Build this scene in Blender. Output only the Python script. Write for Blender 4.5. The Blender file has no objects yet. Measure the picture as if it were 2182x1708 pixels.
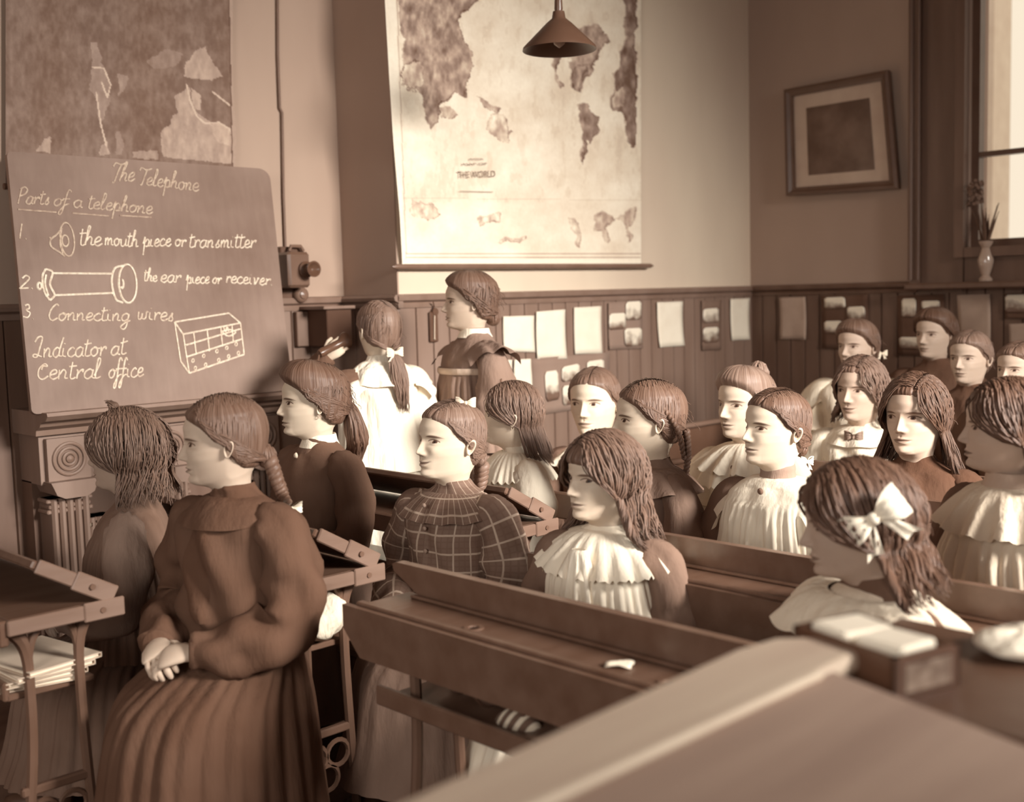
import bpy, math, random
import numpy as np
from mathutils import Matrix, Vector, Euler
PI=math.pi
rnd=random.Random(7); NR=np.random.RandomState(11)
SC=bpy.context.scene; COL=SC.collection
# ---------------------------------------------------------------- camera
F=2450.0; IMW,IMH=2182.0,1708.0
CAM=np.array([0.,0.,1.42])
pitch=math.atan(226/F); roll=0.027; hd=math.radians(45.9)
r0=np.array([math.sin(hd),-math.cos(hd),0]); f0=np.array([math.cos(hd),math.sin(hd),0])
FW=f0*math.cos(pitch)+np.array([0,0,-math.sin(pitch)])
u0=np.cross(r0,FW)
RT=r0*math.cos(roll)-u0*math.sin(roll); UP=r0*math.sin(roll)+u0*math.cos(roll)
cd=bpy.data.cameras.new('camera'); cam=bpy.data.objects.new('camera',cd); COL.objects.link(cam)
M=Matrix(((RT[0],UP[0],-FW[0],CAM[0]),(RT[1],UP[1],-FW[1],CAM[1]),(RT[2],UP[2],-FW[2],CAM[2]),(0,0,0,1)))
cam.matrix_world=M
cd.sensor_width=36; cd.sensor_fit='HORIZONTAL'; cd.lens=36*F/IMW; cd.clip_start=.05; cd.clip_end=200
cd.dof.use_dof=True; cd.dof.focus_distance=3.5; cd.dof.aperture_fstop=2.2
SC.camera=cam
def ray(px,py):
    d=FW*F+RT*(px-IMW/2)-UP*(py-IMH/2); return d
def onY(px,py,Y): d=ray(px,py); return CAM+d*(Y-CAM[1])/d[1]
def onX(px,py,X): d=ray(px,py); return CAM+d*(X-CAM[0])/d[0]
def onZ(px,py,Z): d=ray(px,py); return CAM+d*(Z-CAM[2])/d[2]
def proj(p):
    v=np.array(p)-CAM; z=v@FW; return (IMW/2+F*(v@RT)/z, IMH/2-F*(v@UP)/z, z)
# ---------------------------------------------------------------- world, lights, exposure
def sr(c): return [((x/255+.055)/1.055)**2.4 if x/255>.04045 else x/255/12.92 for x in c]
w=bpy.data.worlds.new('daylight'); SC.world=w; w.use_nodes=True
w.node_tree.nodes['Background'].inputs[0].default_value=(1,.955,.90,1)
w.node_tree.nodes['Background'].inputs[1].default_value=0.95
def area(name,loc,target,size,energy,spread=180,col=(1,.95,.87)):
    l=bpy.data.lights.new(name,'AREA'); l.energy=energy; l.shape='RECTANGLE'; l.size=size[0]; l.size_y=size[1]
    l.spread=math.radians(spread); l.color=col
    o=bpy.data.objects.new(name,l); COL.objects.link(o); o.location=loc
    d=Vector(target)-Vector(loc); o.rotation_euler=d.to_track_quat('-Z','Y').to_euler(); return o
area('window_light',(3.2,-2.9,3.0),(2.95,3.8,.18),(1.8,1.0),104,58,(1,.965,.90))
area('side_fill_light',(-2.1,0.4,2.2),(2.2,2.4,1.0),(1.2,1.4),30,120,(1,.965,.9))  # added fill from the left, brightens the foreground desk, box and faces
SC.view_settings.view_transform='Standard'; SC.view_settings.look='None'
SC.view_settings.gamma=1; SC.view_settings.exposure=0.08; SC.view_settings.use_curve_mapping=False
# ---------------------------------------------------------------- materials
RAMP=[(0,(86,58,43)),(.2,(118,91,76)),(.4,(151,126,112)),(.6,(188,162,144)),(.8,(222,203,180)),(1,(250,238,218))]
def S(v):
    v=max(0,min(1,v))
    for (a,ca),(b,cb) in zip(RAMP,RAMP[1:]):
        if v<=b:
            t=(v-a)/(b-a); return sr([ca[i]+(cb[i]-ca[i])*t for i in range(3)])+[1]
class E:
    """tiny expression builder over Math nodes"""
    def __init__(s,nt,sock): s.nt=nt; s.s=sock
    def _op(s,op,o=None,o2=None):
        n=s.nt.nodes.new('ShaderNodeMath'); n.operation=op
        for i,x in enumerate([s,o,o2]):
            if x is None: continue
            if isinstance(x,E): s.nt.links.new(x.s,n.inputs[i])
            else: n.inputs[i].default_value=x
        return E(s.nt,n.outputs[0])
    def __add__(s,o): return s._op('ADD',o)
    def __sub__(s,o): return s._op('SUBTRACT',o)
    def __mul__(s,o): return s._op('MULTIPLY',o)
    def __truediv__(s,o): return s._op('DIVIDE',o)
    __radd__=__add__; __rmul__=__mul__
    def rsub(s,o): return (s*-1)+o
    def abs(s): return s._op('ABSOLUTE')
    def sqrt(s): return s._op('SQRT')
    def sin(s): return s._op('SINE')
    def frac(s): return s._op('FRACT')
    def sign(s): return s._op('SIGN')
    def max(s,o): return s._op('MAXIMUM',o)
    def min(s,o): return s._op('MINIMUM',o)
    def sat(s): return s.max(0.).min(1.)
    def step(s,w): return (s*(1/w)+.5).sat()
def newmat(name):
    m=bpy.data.materials.new(name); m.use_nodes=True; nt=m.node_tree
    return m,nt,nt.nodes['Principled BSDF']
def attr(nt,name,kind='Vector'):
    n=nt.nodes.new('ShaderNodeAttribute'); n.attribute_name=name; return n
def noise(nt,scale,detail=3,vec=None,stretch=None,coord='Object'):
    n=nt.nodes.new('ShaderNodeTexNoise'); n.inputs['Scale'].default_value=scale; n.inputs['Detail'].default_value=detail
    if vec is None:
        tc=nt.nodes.new('ShaderNodeTexCoord'); vec=tc.outputs[coord]
    if stretch:
        mp=nt.nodes.new('ShaderNodeMapping'); mp.inputs['Scale'].default_value=stretch; nt.links.new(vec,mp.inputs[0]); vec=mp.outputs[0]
    nt.links.new(vec,n.inputs['Vector']); return E(nt,n.outputs['Fac'])
def mix(nt,f,a,b):
    n=nt.nodes.new('ShaderNodeMix'); n.data_type='RGBA'
    nt.links.new(f.s,n.inputs[0])
    for i,x in ((6,a),(7,b)):
        if isinstance(x,(list,tuple)): n.inputs[i].default_value=x
        else: nt.links.new(x,n.inputs[i])
    return n.outputs[2]
def bumpn(nt,b,h,st,dist=.01):
    n=nt.nodes.new('ShaderNodeBump'); n.inputs['Strength'].default_value=st; n.inputs['Distance'].default_value=dist
    nt.links.new(h.s,n.inputs['Height']); nt.links.new(n.outputs[0],b.inputs['Normal'])
MC={}
def mat(name,v,rough=.8,dv=.04,scale=8,stretch=None,bump=0,spec=.3,bscale=None,coord='Object'):
    if name in MC: return MC[name]
    m,nt,b=newmat(name)
    n=noise(nt,scale,4,stretch=stretch,coord=coord)
    c=mix(nt,((n-.5)*2.2+.5).sat(),S(v-dv),S(v+dv)); nt.links.new(c,b.inputs['Base Color'])
    b.inputs['Roughness'].default_value=rough; b.inputs['Specular IOR Level'].default_value=spec
    if bump: bumpn(nt,b,noise(nt,bscale or scale*4,3,stretch=stretch,coord=coord),bump,.004)
    MC[name]=m; return m
def skin(v):  # tone per girl, partly carrying how brightly she is lit
    v=min(.76,v*.93)
    k='skin_%d'%int(v*100)
    if k in MC: return MC[k]
    m,nt,b=newmat(k)
    a=attr(nt,'fc'); sp=nt.nodes.new('ShaderNodeSeparateXYZ'); nt.links.new(a.outputs['Vector'],sp.inputs[0])
    x=E(nt,sp.outputs[0]); z=E(nt,sp.outputs[1]); fr=E(nt,sp.outputs[2])
    g=E(nt,attr(nt,'gz').outputs['Fac'])
    ax=x.abs(); dx=ax-.158; dz=z-.497
    q=dx/.080
    arch=((q*q).rsub(1.0)).max(0.)
    up=arch*.030-dz-q*.004; lo=arch*.021+dz
    eye=up.min(lo); frm=fr.step(.02)
    n=noise(nt,30,3)
    col=mix(nt,n.sat(),S(v-.03),S(v+.04))
    # soft blush and shadowless lid skin tone
    lipf=(((x/.112)*(x/.112)).rsub(1.0)*.034)-(z-.197).abs()
    col=mix(nt,lipf.step(.014)*frm*.8,col,S(v-.36))
    lipl=((x/.125)*(x/.125)).rsub(1.0)*.006-(z-.198+((x/.12)*(x/.12)*-.008)).abs()
    col=mix(nt,lipl.step(.006)*frm*.75,col,S(.1))
    bz=z-(.567+((ax-.13)*(ax-.17)).max(-1.)*-1.6)
    brow=((((ax-.165)/.098)*((ax-.165)/.098)).rsub(1.0)*.0165)-bz.abs()
    col=mix(nt,brow.step(.014)*frm*.92,col,S(.14))
    col=mix(nt,eye.step(.006)*frm,col,S(v-.05))
    ix=dx-x.sign()*g; ir=((ix*ix+dz*dz).sqrt()).rsub(.030)
    col=mix(nt,ir.step(.006)*eye.step(.006)*frm,col,S(.02))
    pu=((ix*ix+dz*dz).sqrt()).rsub(.013)
    col=mix(nt,pu.step(.005)*eye.step(.006)*frm,col,sr((30,16,10))+[1])
    lash=(up.abs()).rsub(.0075).min(arch*.03-.004).min(dz+.012)
    col=mix(nt,lash.step(.005)*frm*.85,col,S(.0))
    crease=((dz-(arch*.036)).abs()).rsub(.004).min(arch*.02-.004)
    col=mix(nt,crease.step(.006)*frm*.35,col,S(v-.35))
    nx=(ax-.033)/.02; nz=(z-.298)/.009
    nos=(nx*nx+nz*nz).rsub(1.0)
    col=mix(nt,nos.step(1.2)*frm*.7,col,S(v-.45))
    nt.links.new(col,b.inputs['Base Color']); b.inputs['Roughness'].default_value=.55; b.inputs['Specular IOR Level'].default_value=.3
    try: b.inputs['Subsurface Weight'].default_value=.08; b.inputs['Subsurface Radius'].default_value=(.02,.012,.008); b.inputs['Subsurface Scale'].default_value=.2
    except Exception: pass
    MC[k]=m; return m
def hairmat(v):
    v-=.06
    k='hair_%d'%int(v*100)
    if k in MC: return MC[k]
    m,nt,b=newmat(k)
    a=attr(nt,'st')
    n=noise(nt,1.0,3,vec=a.outputs['Vector']); n2=noise(nt,2.7,2,vec=a.outputs['Vector'])
    f=((n*.6+n2*.4-.5)*3+.5).sat()
    nt.links.new(mix(nt,f,S(v-.1),S(v+.12)),b.inputs['Base Color'])
    b.inputs['Roughness'].default_value=.5; b.inputs['Specular IOR Level'].default_value=.35
    bumpn(nt,b,n*.6+n2*.4,.9,.006)
    MC[k]=m; return m
def plaid():
    if 'plaid' in MC: return MC['plaid']
    m,nt,b=newmat('plaid_cloth'); a=attr(nt,'st'); sp=nt.nodes.new('ShaderNodeSeparateXYZ'); nt.links.new(a.outputs['Vector'],sp.inputs[0])
    u=E(nt,sp.outputs[0]); v=E(nt,sp.outputs[1])
    l1=(((u*16).frac()-.5).abs()).rsub(.045); l2=(((v*19).frac()-.5).abs()).rsub(.05)
    l3=(((u*48).frac()-.5).abs()).rsub(.12); l4=(((v*57).frac()-.5).abs()).rsub(.12)
    n=noise(nt,9,3)
    col=mix(nt,n,S(.12),S(.3))
    col=mix(nt,l3.step(.1).max(l4.step(.1))*.3,col,S(.08))
    col=mix(nt,l1.step(.03).max(l2.step(.03))*.75,col,S(.68))
    nt.links.new(col,b.inputs['Base Color']); b.inputs['Roughness'].default_value=.85
    bumpn(nt,b,noise(nt,14,3),.5,.01)
    MC['plaid']=m; return m
def cloth(v,name=None,fold=.5):
    k=name or 'cloth_%d'%int(v*100)
    if k in MC: return MC[k]
    m,nt,b=newmat(k)
    n=noise(nt,7,4); w_=noise(nt,22,4,stretch=(1,1,.22))
    nt.links.new(mix(nt,((n-.5)*2+.5).sat(),S(v-.04),S(v+.04)),b.inputs['Base Color'])
    b.inputs['Roughness'].default_value=.9; b.inputs['Specular IOR Level'].default_value=.15
    bumpn(nt,b,w_,fold,.02)
    MC[k]=m; return m
def wood(name,v,rough=.4,stretch=(1,1,1),dv=.05,spec=.5): return mat(name,v,rough,dv,6,stretch,.15,spec,20)
# ---------------------------------------------------------------- mesh helpers
def link(o,parent=None):
    COL.objects.link(o)
    if parent is not None: o.parent=parent
    return o
def mesh(name,V,Fc,m=None,parent=None,smooth=True,attrs=None,mats=None,mi=None):
    me=bpy.data.meshes.new(name); me.from_pydata([tuple(map(float,v)) for v in V],[],[tuple(map(int,f)) for f in Fc]); me.update()
    if smooth: me.polygons.foreach_set('use_smooth',[True]*len(me.polygons))
    for k,a in (attrs or {}).items():
        a=np.asarray(a,dtype=np.float32)
        if a.ndim==1: t=me.attributes.new(k,'FLOAT','POINT'); t.data.foreach_set('value',a)
        else: t=me.attributes.new(k,'FLOAT_VECTOR','POINT'); t.data.foreach_set('vector',a.ravel())
    if m: me.materials.append(m)
    for x in mats or []: me.materials.append(x)
    if mi is not None: me.polygons.foreach_set('material_index',list(map(int,mi)))
    return link(bpy.data.objects.new(name,me),parent)
class MB:
    def __init__(s): s.V=[];s.F=[];s.st=[]
    def add(s,V,Fc,st=None):
        o=len(s.V); V=[tuple(v) for v in V]; s.V+=V; s.F+=[tuple(i+o for i in f) for f in Fc]
        s.st+= [tuple(x) for x in st] if st is not None else [(v[0],v[1],v[2]) for v in V]
    def grid(s,P,cu=False,st=None,flip=False,cap0=False,cap1=False):
        P=np.asarray(P); n,m=P.shape[:2]; Fc=[]
        for i in range(n-1):
            for j in range(m if cu else m-1):
                a=i*m+j;b=i*m+(j+1)%m;c=(i+1)*m+(j+1)%m;d=(i+1)*m+j
                Fc.append((a,b,c,d) if not flip else (d,c,b,a))
        if cap0: Fc.append(tuple(range(m))[::-1])
        if cap1: Fc.append(tuple((n-1)*m+j for j in range(m)))
        s.add(P.reshape(-1,3),Fc,None if st is None else np.asarray(st).reshape(-1,3))
    def box(s,c,d,R=None,bev=0.0):
        c=np.array(c,float); h=np.array(d,float)/2; V=[]
        b=min(bev,h.min()*.9)
        if b<=0:
            V=[(x,y,z) for x in(-1,1) for y in(-1,1) for z in(-1,1)]; V=np.array(V)*h
            Fc=[(0,1,3,2),(4,6,7,5),(0,4,5,1),(2,3,7,6),(0,2,6,4),(1,5,7,3)]
        else:
            idx={};V=[];Fc=[]
            for sx in(-1,1):
                for sy in(-1,1):
                    for sz in(-1,1):
                        sg=np.array([sx,sy,sz])
                        for ax in range(3):
                            p=sg*(h-b); p[ax]=sg[ax]*h[ax]; idx[(sx,sy,sz,ax)]=len(V); V.append(p)
            V=np.array(V)
            for ax in range(3):
                o1,o2=[i for i in range(3) if i!=ax]
                for sg in(-1,1):
                    q=[]
                    for a,b2 in((-1,-1),(1,-1),(1,1),(-1,1)):
                        k=[0,0,0];k[ax]=sg;k[o1]=a;k[o2]=b2;q.append(idx[(k[0],k[1],k[2],ax)])
                    if (sg>0)==(ax==1): q=q[::-1]
                    Fc.append(tuple(q))
                for a in(-1,1):
                    for b2 in(-1,1):
                        k0=[0,0,0];k0[ax]=-1;k0[o1]=a;k0[o2]=b2;k1=list(k0);k1[ax]=1
                        q=(idx[(*k0,o1)],idx[(*k1,o1)],idx[(*k1,o2)],idx[(*k0,o2)])
                        Fc.append(q)
            for sx in(-1,1):
                for sy in(-1,1):
                    for sz in(-1,1): Fc.append(tuple(idx[(sx,sy,sz,a)] for a in range(3)))
        if R is not None: V=V@np.array(R).T
        s.add(V+c,Fc)
    def tube(s,P,r,n=8,caps=True,flat=1.0,upv=None,vs=1.0,su=0.0,ph=0.0):
        P=np.asarray(P,float); k=len(P); r=np.broadcast_to(np.asarray(r,float),(k,))
        T=np.gradient(P,axis=0); T/=np.linalg.norm(T,axis=1)[:,None]+1e-9
        u=np.array(upv if upv is not None else ([0,0,1] if abs(T[0][2])<.9 else [1,0,0]),float)
        L=0; G=[];ST=[]
        for i in range(k):
            u=u-T[i]*(u@T[i]); u/=np.linalg.norm(u)+1e-9; v=np.cross(T[i],u)
            if i: L+=np.linalg.norm(P[i]-P[i-1])
            a=np.arange(n)*2*PI/n+ph
            G.append(P[i]+r[i]*(np.cos(a)[:,None]*u*flat+np.sin(a)[:,None]*v))
            ST.append(np.stack([su+np.abs(np.linspace(-1,1,n))*2.0,np.full(n,L*vs),np.zeros(n)],1))
        s.grid(G,True,ST,cap0=caps,cap1=caps)
    def lathe(s,prof,c=(0,0,0),n=24,R=None):
        G=[]
        for r,z in prof:
            a=np.arange(n)*2*PI/n; G.append(np.stack([r*np.cos(a),r*np.sin(a),np.full(n,z)],1))
        G=np.array(G)
        if R is not None: G=G@np.array(R).T
        s.grid(G+np.array(c),True,cap0=prof[0][0]>1e-4,cap1=prof[-1][0]>1e-4)
    def prism(s,poly,axis,a,b):
        n=len(poly); V=[]
        for t in(a,b):
            for p in poly:
                q=list(p); q.insert(axis,t); V.append(q)
        Fc=[(i,(i+1)%n,n+(i+1)%n,n+i) for i in range(n)]+[tuple(range(n))[::-1],tuple(range(n,2*n))]
        s.add(V,Fc)
    def build(s,name,m,parent=None,smooth=False,bevel=0,auto=True):
        o=mesh(name,s.V,s.F,m,parent,smooth,attrs={'st':s.st})
        if smooth and auto:
            try: o.data.set_sharp_from_angle(angle=math.radians(42))
            except Exception: pass
        import bmesh as _b
        bm=_b.new(); bm.from_mesh(o.data); _b.ops.recalc_face_normals(bm,faces=bm.faces[:]); bm.to_mesh(o.data); bm.free()
        if bevel:
            md=o.modifiers.new('b','BEVEL'); md.width=bevel; md.segments=2; md.limit_method='ANGLE'
        return o
def empty(name,loc,label,cat,group=None,rz=0):
    o=bpy.data.objects.new(name,None); COL.objects.link(o); o.location=loc; o.rotation_euler=(0,0,rz); o.empty_display_size=.1
    return tag(o,label,cat,group)
def tag(o,label,cat,group=None):
    o['label']=label; o['category']=cat
    if group: o['group']=group
    return o
def struct(o): o['kind']='structure'; return o
def catmull(P,n=6):
    P=np.asarray(P,float)
    if len(P)<3: 
        t=np.linspace(0,1,n+1)[:,None]; return P[0]*(1-t)+P[-1]*t
    Q=np.vstack([2*P[0]-P[1],P,2*P[-1]-P[-2]]); out=[]
    for i in range(1,len(Q)-2):
        t=np.arange(n)[:,None]/n
        out.append(.5*((2*Q[i])+(-Q[i-1]+Q[i+1])*t+(2*Q[i-1]-5*Q[i]+4*Q[i+1]-Q[i+2])*t**2+(-Q[i-1]+3*Q[i]-3*Q[i+1]+Q[i+2])*t**3))
    out.append(P[-1:]); return np.vstack(out)
# ---------------------------------------------------------------- people
def gs(x,s): return np.exp(-(x/s)**2)
HK=np.array([ # t, Fy,Fz, By,Bz, W, jawtaper
 (0,-.17,-.50,.33,-.38,.30,0),(.06,-.155,-.34,.27,-.20,.225,0),(.12,-.15,-.17,.255,-.03,.215,0),(.17,-.175,-.08,.27,.07,.23,0),
 (.21,-.27,-.025,.31,.13,.26,.15),(.25,-.38,.0,.34,.17,.275,.30),(.29,-.435,.04,.37,.22,.29,.34),(.34,-.45,.11,.40,.27,.305,.28),
 (.40,-.455,.19,.43,.33,.32,.18),(.47,-.458,.29,.455,.41,.338,.08),(.54,-.452,.39,.475,.49,.35,.02),(.61,-.442,.49,.49,.565,.352,0),
 (.68,-.455,.58,.492,.635,.352,0),(.76,-.452,.69,.48,.72,.352,0),(.84,-.415,.80,.445,.81,.335,0),(.90,-.345,.885,.375,.885,.29,0),
 (.95,-.24,.95,.27,.95,.21,0),(.985,-.1,.99,.13,.99,.1,0),(1,-.0,1.0,.02,1.0,.004,0)])
def head_grid(p,rows=150,cols=112):
    t=np.concatenate([np.linspace(0,.2,18,endpoint=False),np.linspace(.2,.72,100,endpoint=False),np.linspace(.72,1,rows-118)])
    K=[np.interp(t,HK[:,0],HK[:,i]) for i in range(1,7)]
    ker=np.array([1,2,3,2,1])/9.
    K=[np.concatenate([k[:2],np.convolve(k,ker,'same')[2:-2],k[-2:]]) for k in K]
    Fy,Fz,By,Bz,W,J=[k[:,None] for k in K]
    s=(np.arange(cols)-(cols/2))/(cols/2)   # -1..1
    a=(np.sign(s)*np.abs(s)**1.3*PI)[None,:]
    c=(1-np.cos(a))/2
    x=W*np.sin(a)*p.get('wide',1)
    x=x*(1-J*p.get('jaw',1)*np.clip(np.cos(a)*1.2+.1,0,1))
    y=Fy+(By-Fy)*c; z=Fz+(Bz-Fz)*c
    fr=np.clip(-y*6-.8,0,1)*(z>-.1)
    d=np.zeros_like(x); ax=np.abs(x)
    nl=p.get('nose',1)
    h=np.interp(z,[.29,.305,.325,.345,.37,.42,.47,.52,.56,.60],[0,.045,.088,.1,.094,.066,.042,.02,.007,0])*nl
    sg=np.interp(z,[.3,.34,.4,.5],[.05,.047,.036,.032])
    d+=h*gs(x,sg); d+=.042*gs(ax-.058,.028)*gs(z-.332,.028)
    d-=.040*gs(ax-.145,.075)*gs(z-.512,.045)
    d+=.028*gs(ax-.158,.055)*gs(z-.495,.034)
    d-=.010*gs(ax-.16,.07)*gs(z-.445,.02)
    d+=.014*gs(z-.575,.03)*gs(ax-.13,.11)
    sm=p.get('smile',0); zz=z-sm*np.clip(ax/.12,0,1.3)**2*.022
    d+=.024*gs(zz-.222,.02)*gs(x,.075)+.030*gs(zz-.172,.02)*gs(x,.068)
    d-=.018*gs(zz-.198,.008)*np.clip(1-(ax/.14)**4,0,1)
    d-=.02*gs(z-.128,.022)*gs(x,.09); d+=.022*gs(z-.06,.045)*gs(x,.09)
    d+=.014*gs(ax-.2,.075)*gs(z-.35-sm*.02,.07)*(1+sm)
    d-=.010*gs(x,.014)*gs(z-.255,.02)
    d+=.012*gs(z-.70,.08)*gs(x,.2)
    y=y-d*fr
    return np.stack([x,y,z],2),fr,np.stack([x,z-sm*np.where(z<.27,np.clip(ax/.12,0,1.2)**2*.022,0),fr],2)
def ear(sx):
    a=np.linspace(0,2*PI,20,endpoint=False); G=[]
    for r,o in((0.02,.012),(.3,.0),(.55,.012),(.72,.05),(.86,.07),(1.0,.055),(1.02,.03),(.8,.0),(.5,-.02)):
        y=.062*r*np.cos(a)*(1+.22*np.sin(a)); z=.105*r*np.sin(a)
        G.append(np.stack([np.full(20,o),y+.25*z*0+.03*np.sin(a)*r,z],1))
    G=np.array(G)
    out=np.empty_like(G); ca,sa=math.cos(.5),math.sin(.5)
    out[...,0]=G[...,0]*.8+ G[...,1]*sa*.62; out[...,1]=G[...,1]*ca-G[...,0]*sa*.2; out[...,2]=G[...,2]
    out+=np.array([.358,.06,.43]); out[...,0]*=sx
    return out
HLy=[-.46,-.40,-.33,-.24,-.17,-.10,-.03,.05,.12,.2,.5]
def hairline(y,st):
    z=[.84,.80,.76,.70,.62,.53,.50,.40,.26,.18,.12]
    if st.get('fringe'): z=[.70,.68,.66,.60,.54,.48,.40,.3,.2,.15,.1]
    return np.interp(y,HLy,z)
HC=np.array([0,.02,.545]); HR=np.array([.372,.500,.478])
def onell(p):
    p=np.asarray(p,float); q=(p-HC)/HR; return HC+q/max(np.linalg.norm(q),1e-6)*HR
def pushout(p,th,w=1):
    q=(p-HC)/(HR*np.array([w,1,1])+th); e=np.linalg.norm(q)
    if e<1: q=q/max(e,1e-6)
    return HC+q*(HR*np.array([w,1,1])+th)
def hair_geo(st,P,rg,wide):
    """returns MB in head units"""
    mb=MB(); vol=st.get('vol',.03)
    # shell following the scalp
    n,m,_=P.shape; hl=hairline(P[...,1],st); mask=P[...,2]-hl
    keep=mask>-.05; ctr=HC; dirv=P-ctr; dirv/=np.linalg.norm(dirv,axis=2)[...,None]
    az=np.arctan2(P[...,0],P[...,1]); fl=np.sin(az*46+np.sin(P[...,2]*9)*1.5)*.004
    side=.0
    ramp=np.clip(mask/.06,0,1)**.6
    pomp=st.get('pomp',0)*gs(P[...,2]-.95,.2)*gs(P[...,1]+.25,.3)
    th=(np.interp(mask,[-.05,-.02,0,.02],[-.022,-.010,.001,.006])+vol*ramp+fl*ramp+pomp*ramp)
    part=st.get('part')
    if part is not None: th-= .022*gs(P[...,0]-part,.014)*(P[...,2]>.7)*(P[...,1]<.25)
    Q=P+dirv*th[...,None]
    Fc=[];V=Q.reshape(-1,3);ST=np.stack([az*7,P[...,2]*1.2,P[...,1]],2).reshape(-1,3)
    for i in range(n-1):
        for j in range(m):
            j2=(j+1)%m
            if keep[i,j] and keep[i+1,j] and keep[i,j2] and keep[i+1,j2]: Fc.append((i*m+j,i*m+j2,(i+1)*m+j2,(i+1)*m+j))
    used=sorted({i for f in Fc for i in f}); mp={u:k for k,u in enumerate(used)}
    mb.add(V[used],[tuple(mp[i] for i in f) for f in Fc],ST[used])
    px=part if part is not None else 0.0
    clump=[(rg.uniform(0,6.28),rg.uniform(0,6.28)) for _ in range(400)]
    kind=st['kind']; N=int(st.get('n',34)*3.4); th0=vol+.004
    wavy=st.get('wave',0); L=st.get('L',.5); g=np.array(st.get('gather',(0,.50,.32)))
    for sx in(-1,1):
        for k in range(N):
            s=(k+rg.uniform(0,.9))/N
            y0=-.33+.68*s; z0=HC[2]+math.sqrt(max(0,1-((y0-.02)/.5)**2))*.47
            p0=np.array([px+sx*.015,y0,z0])
            if kind in('tied','bun'):
                ym=-.30+.65*s+rg.uniform(-.02,.02); hlz=hairline(ym,st)
                zm=hlz+.04+ .07*rg.random()
                pm=np.array([sx*.36,ym,min(zm,.85)])
                p1=p0*.45+pm*.55; p1[0]=sx*.27; p1[2]=max(p1[2],.8-.1*s)
                pm=onell(pm); p1=onell(p1); pts=[p0,p1,pm,pm*.5+g*.5+np.array([sx*.1,0.02,0]),g+np.array([sx*.02,0,rg.uniform(-.03,.03)])]
                C=catmull(pts,5); C=np.array([pushout(c,th0+rg.uniform(-.010,.006)) for c in C]); tail=None
            else:
                back=s**.8
                ang=back*2.3+.55+rg.uniform(-.1,.1)   # azimuth from front
                zb=.30
                q=np.array([sx*.37*math.sin(ang),-.48*math.cos(ang)+.05,.62]); q2=np.array([sx*.36*math.sin(max(ang,st.get('minang',1.15))),-.46*math.cos(max(ang,st.get('minang',1.15)))+.06,zb])
                p1=p0*.5+q*.5; p1[2]+=.12
                q=onell(q); p1=onell(p1); pts=[p0,p1,q,q2]
                C=catmull(pts,6); C=np.array([pushout(c,th0+rg.uniform(0,.03)+st.get('puff',0)*max(0,min(1,(.95-c[2])*2))) for c in C])
                e=C[-1]; fan=st.get('fan',.12); LL=L*(1+rg.uniform(-.18,.1))*(1-.25*(1-back)*st.get('short',0))
                bk=st.get('back',.0)
                T=[e+np.array([ (e[0])*fan*t*2.0, (abs(e[1])*.25*fan+bk)*t+ (.06*t if e[1]>0 else 0.02*t), -LL*t]) for t in np.linspace(0,1,9)[1:]]
                C=np.vstack([C,T])
            m_=len(C); tt=np.linspace(0,1,m_)
            if wavy:
                ph=clump[(k//3)*2+(sx>0)][0]+rg.uniform(-.35,.35); fq=st.get('freq',3.2)
                ramp2=np.clip((tt-.25)*2,0,1)*wavy
                C=C+np.stack([np.sin(tt*fq*6.28+ph)*ramp2,np.cos(tt*fq*6.28+ph)*ramp2,0*tt],1)
            r0=st.get('r',.034)*.36*(.5+.9*rg.random())
            rr=r0*np.clip(np.minimum(tt*8+.35,(1-tt)*st.get('tip',5)+.28),0,1)
            if st.get('thin'): rr*=st['thin']
            mb.tube(C,rr,5,False,flat=1.0,vs=1.0,su=rg.uniform(0,40))
    if st.get('frizz'):
        for k in range(st['frizz']):
            a=rg.uniform(-2.6,2.6); ph=rg.uniform(-.2,1.3)
            d=np.array([math.sin(a)*math.cos(ph),math.cos(a)*math.cos(ph),math.sin(ph)])
            if d[1]<-.02 and ph<.85: continue
            b=HC+d*(HR+vol); q=[b]
            for i in range(5):
                d2=d*.012+np.array([rg.uniform(-.02,.02),rg.uniform(-.02,.03),-.03+rg.uniform(-.01,.01)]); q.append(q[-1]+d2)
            mb.tube(catmull(q,2),.0045,4,False,su=rg.uniform(0,40))
    if st.get('knob'):   # rolled or bunched hair at the nape / crown
        kc=np.array(st['knob'][:3]); kr=st['knob'][3]
        for k in range(26):
            a=rg.uniform(0,6.28); b=rg.uniform(-.9,.9); q=[]
            for i in range(12):
                t=i/11*PI*1.3+b
                q.append(kc+kr*np.array([math.cos(a)*math.sin(t),math.sin(a)*math.sin(t)*.8,math.cos(t)])*rg.uniform(.92,1.05))
            mb.tube(q,kr*.16,6,True,su=rg.uniform(0,40))
    return mb
def braid_geo(P0,P1,P2,r,nper,rg):
    mb=MB(); C=catmull([P0,P1,P2],26); m_=len(C); t=np.linspace(0,1,m_)
    for k in range(3):
        ph=t*nper*2*PI+k*2*PI/3
        off=np.stack([np.sin(ph),.55*np.sin(2*ph),0*ph],1)*r*.62
        mb.tube(C+off,r*(.62-.22*t),8,True,vs=1,su=k*9.)
    return mb
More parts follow.
